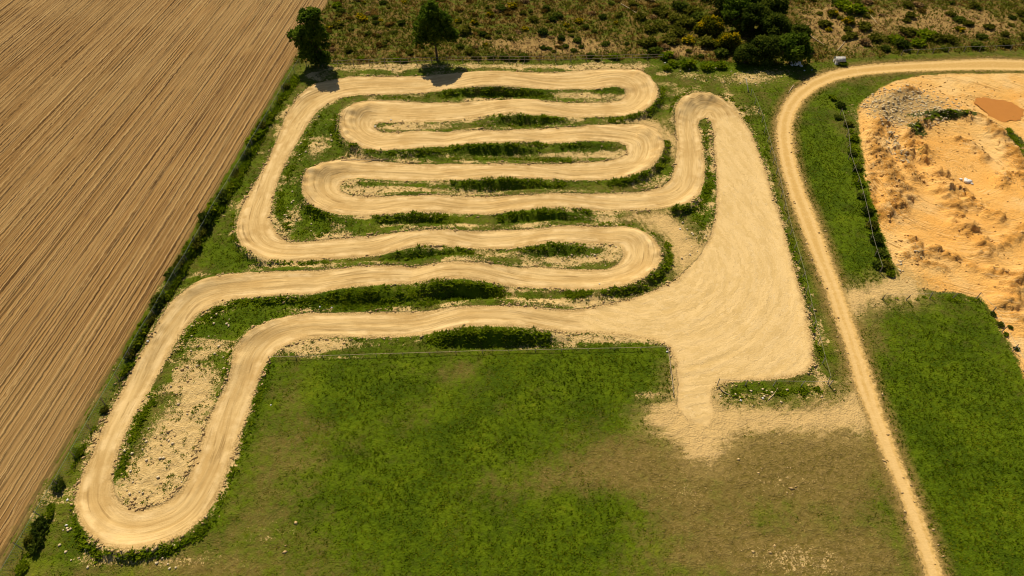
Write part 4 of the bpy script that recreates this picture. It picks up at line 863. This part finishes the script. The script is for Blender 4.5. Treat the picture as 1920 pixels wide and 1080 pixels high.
for grp, lab, boxes, n in [('stones on the infield straw', 'pale stone on bare straw in the lower loop', (230, 380, 720, 930), 22), ('stones on the infield straw', 'pale stone on grass atop the lower loop', (350, 430, 590, 700), 18),
                           ('stones in the left verge', 'pale stone below the lowest bend', (110, 330, 985, 1070), 22), ('stones between the hairpins', 'pale stone inside the middle right hairpin', (1010, 1160, 462, 502), 14), ('stones between the hairpins', 'pale stone right of the long left leg', (530, 630, 215, 440), 24), ('stones by the start', 'pale stone below the starting area', (1345, 1545, 728, 765), 12), ('stones by the start', 'pale stone in the triangle by the start', (1275, 1335, 400, 490), 12), ('stones by the back fence', 'pale stone in front of the back fence', (690, 1200, 118, 134), 24), ('stones by the road bend', 'pale stone left of the road bend', (1270, 1470, 128, 165), 26)]:
    got = 0
    for _ in range(900):
        if got >= n: break
        px, py = random.uniform(boxes[0], boxes[1]), random.uniform(boxes[2], boxes[3]); p = at(px, py); kk = lookup(np.array([p.x]), np.array([p.y]))[0]
        if kk < 0 or max(fields['d_track'][kk], fields['d_pan'][kk], fields['d_road'][kk]) > -.25: continue
        cx_ = ('left', 'middle', 'right')[min(2, int(3 * (px - boxes[0]) / (boxes[1] - boxes[0])))]; cy_ = 'far' if py < (boxes[2] + boxes[3]) / 2 else 'near'
        stone(px, py, random.uniform(.12, .28), lab + ', %s %s part' % (cy_, cx_), grp); got += 1
settle_labels(STONES)
def rubble(name, lab, px, py, spots):
    p = at(px, py); t = thing(name, lab, 'rubble', p)
    for (dx, dy, r_) in spots:
        o = link('block', random.choice(WST), t, (dx, dy, r_ * .35), random.random() * 6); o.scale = (r_, r_, r_)
rubble('rubble_heap', 'heap of white rubble in the grass between the grove and the road bend', 1491, 122, [(0, 0, .55), (.6, .3, .5), (-.4, .9, .4), (.3, 1.3, .35), (.9, -.4, .3), (-.6, -.1, .3)])
rubble('boulder_pile', 'pile of white boulders among the orange earth heaps', 1811, 342, [(0, 0, .42), (.6, .15, .36), (.2, .55, .3), (-.45, .6, .25), (.7, -.35, .2)])
def log(px0, py0, px1, py1, r_, lab):
    a, b = at(px0, py0), at(px1, py1); c = (a + b) / 2; t = b - a
    pts = [(np.array(a - c) + np.array([0, 0, r_])), (t * .0 + Vector((random.uniform(-.1, .1), random.uniform(-.1, .1), r_ * 1.3))), (np.array(b - c) + np.array([0, 0, r_]))]
    v, f = tube([np.array(q) for q in pts], [r_, r_ * .9, r_ * .5], 6)
    link('branch', np_mesh('branch', v, f, M_LOG, None, True), None, c, label=lab, category='branch', group='dead branches on the ground')
for a in [(1488,160,1478,175,.07,'dead branch sticking out beside the inside of the road bend'),(1440,750,1458,728,.06,'long dead branch in the grass below the starting area'),(1352,732,1370,742,.06,'dead branch at the left end of the grass below the starting area'),(640,302,730,299,.07,'bleached branches lying above the left bend of the second island'),(1500,55,1545,85,.1,'fallen trunk on the slope right of the grove'),(1590,40,1600,65,.08,'bare branch on the heath above the hut'),(1570,95,1590,70,.08,'dry branch behind the hut'),(1620,18,1645,45,.08,'pale fallen branch above the road on the heath'),(1165,8,1200,30,.09,'pale fallen branch on the upper heath')]:
    log(*a)
p = at(1403, 172)
lp = thing('leaning_post', 'grey leaning post at the start of the right-hand fence', 'post', p)
v, f = tube([(0, 0, 0), (-.15, .6, .7), (-.25, 1.3, 1.1), (-.2, 2.2, 1.25)], [.09, .08, .08, .06], 6); link('shaft', np_mesh('shaft', v, f, M_WIRE, None, True), lp)
v, f = tube([(0, 0, -.05), (0, 0, .3)], [.13, .11], 6); link('foot', np_mesh('foot', v, f, M_POST, None, True), lp)

# ------------------------------------------------------------------ fences
def post_mesh(h, r_, mat):
    v, f = tube([(0, 0, -.25), (0, 0, h * .5), (0, 0, h)], [r_, r_ * .95, r_ * .9], 6)
    v = np.vstack([v, [[0, 0, h + r_ * .3]]]); k = len(v) - 1; b = 12
    return np_mesh('post', v, np.vstack([f, [[b + i, b + (i + 1) % 6, k, k] for i in range(6)]])[:, :4] if False else f, mat, None, True)
def strand(q, zz, r_, sag=.0):
    return tube([(a[0], a[1], c) for a, c in zip(q, zz)], [r_] * len(q), 4)
def fence(name, lab, pts, step, h, mode, mat_post, mat_wire, rows, wr=.02, pr=.06, jitter=.05):
    q = survey(pts) if not isinstance(pts, np.ndarray) else pts
    sg = np.hypot(*(q[1:] - q[:-1]).T); cumq = np.concatenate([[0], np.cumsum(sg)]); n = max(2, int(cumq[-1] / step) + 1); s = np.linspace(0, cumq[-1], n)
    X = np.interp(s, cumq, q[:, 0]); Y = np.interp(s, cumq, q[:, 1]); Z = ground_z(X, Y)
    t = thing(name, lab, 'fence', (X[0], Y[0], Z[0])); pm = post_mesh(h, pr, mat_post)
    for i in range(n):
        o = link('post', pm, t, (X[i] - X[0], Y[i] - Y[0], Z[i] - Z[0])); o.rotation_euler = (random.gauss(0, jitter), random.gauss(0, jitter), 0); o.scale = (1, 1, random.uniform(.9, 1.1))
    loc = np.column_stack([X - X[0], Y - Y[0]])
    for rz in rows:
        parts = strand(loc, Z - Z[0] + rz * h + np.array([random.gauss(0, .03) for _ in range(n)]), wr)
        link('rail' if mode == 'rail' else 'wire', np_mesh('rail' if mode == 'rail' else 'wire', parts[0], parts[1], mat_wire), t)
    if mode == 'mesh':
        parts = []; m2 = int(cumq[-1] / .22); s2 = np.linspace(0, cumq[-1], m2)
        x2 = np.interp(s2, s, loc[:, 0]); y2 = np.interp(s2, s, loc[:, 1]); z2 = np.interp(s2, s, Z - Z[0])
        dx, dy = (loc[-1] - loc[0]) / np.hypot(*(loc[-1] - loc[0])); wv = .008
        vv = []; 
        for sl in (.22, -.22):
            b0 = np.column_stack([x2, y2, z2 + .05]); b1 = np.column_stack([x2 + dx * sl * 2, y2 + dy * sl * 2, z2 + h * .93])
            off_ = np.array([dx * wv, dy * wv, 0]); vv.append(np.stack([b0 - off_, b0 + off_, b1 + off_, b1 - off_], 1).reshape(-1, 3))
        vv = np.vstack(vv); link('wire_mesh', np_mesh('wire_mesh', vv, np.arange(len(vv)).reshape(-1, 4), mat_wire), t, kind='stuff')
    return t
fence('mesh_fence', 'long wire mesh fence between the ploughed field and the track', np.array([FENCE_L[0] + fd * 0, FENCE_L[0] * .62 + FENCE_L[1] * .38, FENCE_L[1], FENCE_L[1] - fd * 20]), 3.0, 1.35, 'mesh', M_POST, M_GREENWIRE, (.97,), .016, .045)
fence('post_fence', 'weathered post and rail fence between the track and the heath', [(575,126),(690,123),(830,118),(1000,116),(1130,114),(1242,111)], 2.6, 1.1, 'rail', M_POST, M_POST, (.45, .95), .035, .06)
fence('wire_fence', 'wire fence along the right side of the sandy starting area', [(1408,178),(1413,190),(1425,217),(1440,268),(1457,330),(1472,400),(1486,455),(1502,510),(1526,620),(1552,718)], 2.5, 1.1, 'wire', M_WIRE, M_WIRE, (.95,), .012, .05)
fence('lower_fence', 'short wire fence across the lower end of the starting area', [(1554,724),(1480,724),(1410,723),(1345,722)], 2.5, 1.0, 'wire', M_WIRE, M_WIRE, (.9,), .02, .05)
fence('timber_rail', 'low pale timber rail along the top of the meadow', [(505,673),(575,671),(640,669),(800,664),(1000,659),(1250,655)], 2.8, .42, 'rail', M_RAIL, M_RAIL, (.85,), .03, .045, .02)
fence('corner_rail', 'low pale rail along the right side of the meadow beside the sandy drive', [(1252,657),(1256,690),(1262,742)], 2.2, .5, 'rail', M_RAIL, M_RAIL, (.85,), .03, .045, .02)
fence('quarry_fence', 'old wire fence through the shrubs beside the dug earth', [(1575,215),(1587,250),(1592,300),(1608,345),(1622,400),(1632,450),(1650,510)], 2.8, 1.1, 'wire', M_POST, M_WIRE, (.9,), .014, .06, .1)
fence('lawn_fence', 'sagging wire fence around the top of the lower right lawn', [(1655,560),(1695,561),(1760,558),(1828,557),(1845,561),(1862,590),(1890,640),(1915,688),(1960,780)], 2.6, 1.0, 'wire', M_POST, M_WIRE, (.95,), .018, .06, .1)
fence('roadside_fence', 'dark wire fence between the sand road and the scrub at the far right', [(1690,103),(1760,100),(1850,97),(1980,93)], 2.8, 1.1, 'wire', M_POST, M_WIRE, (.9,), .022, .06)

# ------------------------------------------------------------------ little hut by the road bend
p = at(1572, 118)
hut = thing('hut', 'tiny white-walled hut with a grey pitched roof beside the road bend', 'hut', p, math.radians(-90))
hut.scale = (.64, .64, .64)
def box(x0, x1, y0, y1, z0, z1):
    v = np.array([(x, y, z) for z in (z0, z1) for x, y in ((x0, y0), (x1, y0), (x1, y1), (x0, y1))], float)
    return v, np.array([[0, 3, 2, 1], [4, 5, 6, 7], [0, 1, 5, 4], [1, 2, 6, 5], [2, 3, 7, 6], [3, 0, 4, 7]])
v = np.array([(-1, -1.2, -.2), (1, -1.2, -.2), (1, -1.2, 1.1), (0, -1.2, 1.78), (-1, -1.2, 1.1), (-1, 1.2, -.2), (1, 1.2, -.2), (1, 1.2, 1.1), (0, 1.2, 1.78), (-1, 1.2, 1.1)], float)
me = bpy.data.meshes.new('wall'); me.from_pydata(v.tolist(), [], [(0, 1, 2, 3, 4), (9, 8, 7, 6, 5), (1, 6, 7, 2), (0, 4, 9, 5)]); me.materials.append(M_WALL); link('wall', me, hut)
for sx in (-1, 1):
    nrm = np.array([sx * .68, 0, 1.0]); nrm /= np.linalg.norm(nrm)
    a = np.array([(0, -1.3, 1.82), (sx * 1.2, -1.3, 1.0), (sx * 1.2, 1.3, 1.0), (0, 1.3, 1.82)]); b = a + nrm * .07
    link('roof', np_mesh('roof', np.vstack([a, b]), [[0, 1, 2, 3], [4, 7, 6, 5], [0, 4, 5, 1], [1, 5, 6, 2], [2, 6, 7, 3], [3, 7, 4, 0]], M_ROOF), hut)
v, f = box(-.32, .32, -1.24, -1.2, -.1, 1.15); link('door', np_mesh('door', v, f, M_POST), hut)
print('tris', sum(sum(len(pl.vertices) - 2 for pl in o.data.polygons) if len(o.data.polygons) < 5000 else len(o.data.polygons) * (2 if len(o.data.polygons[0].vertices) == 4 else 1) for o in bpy.data.objects if o.type == 'MESH'))
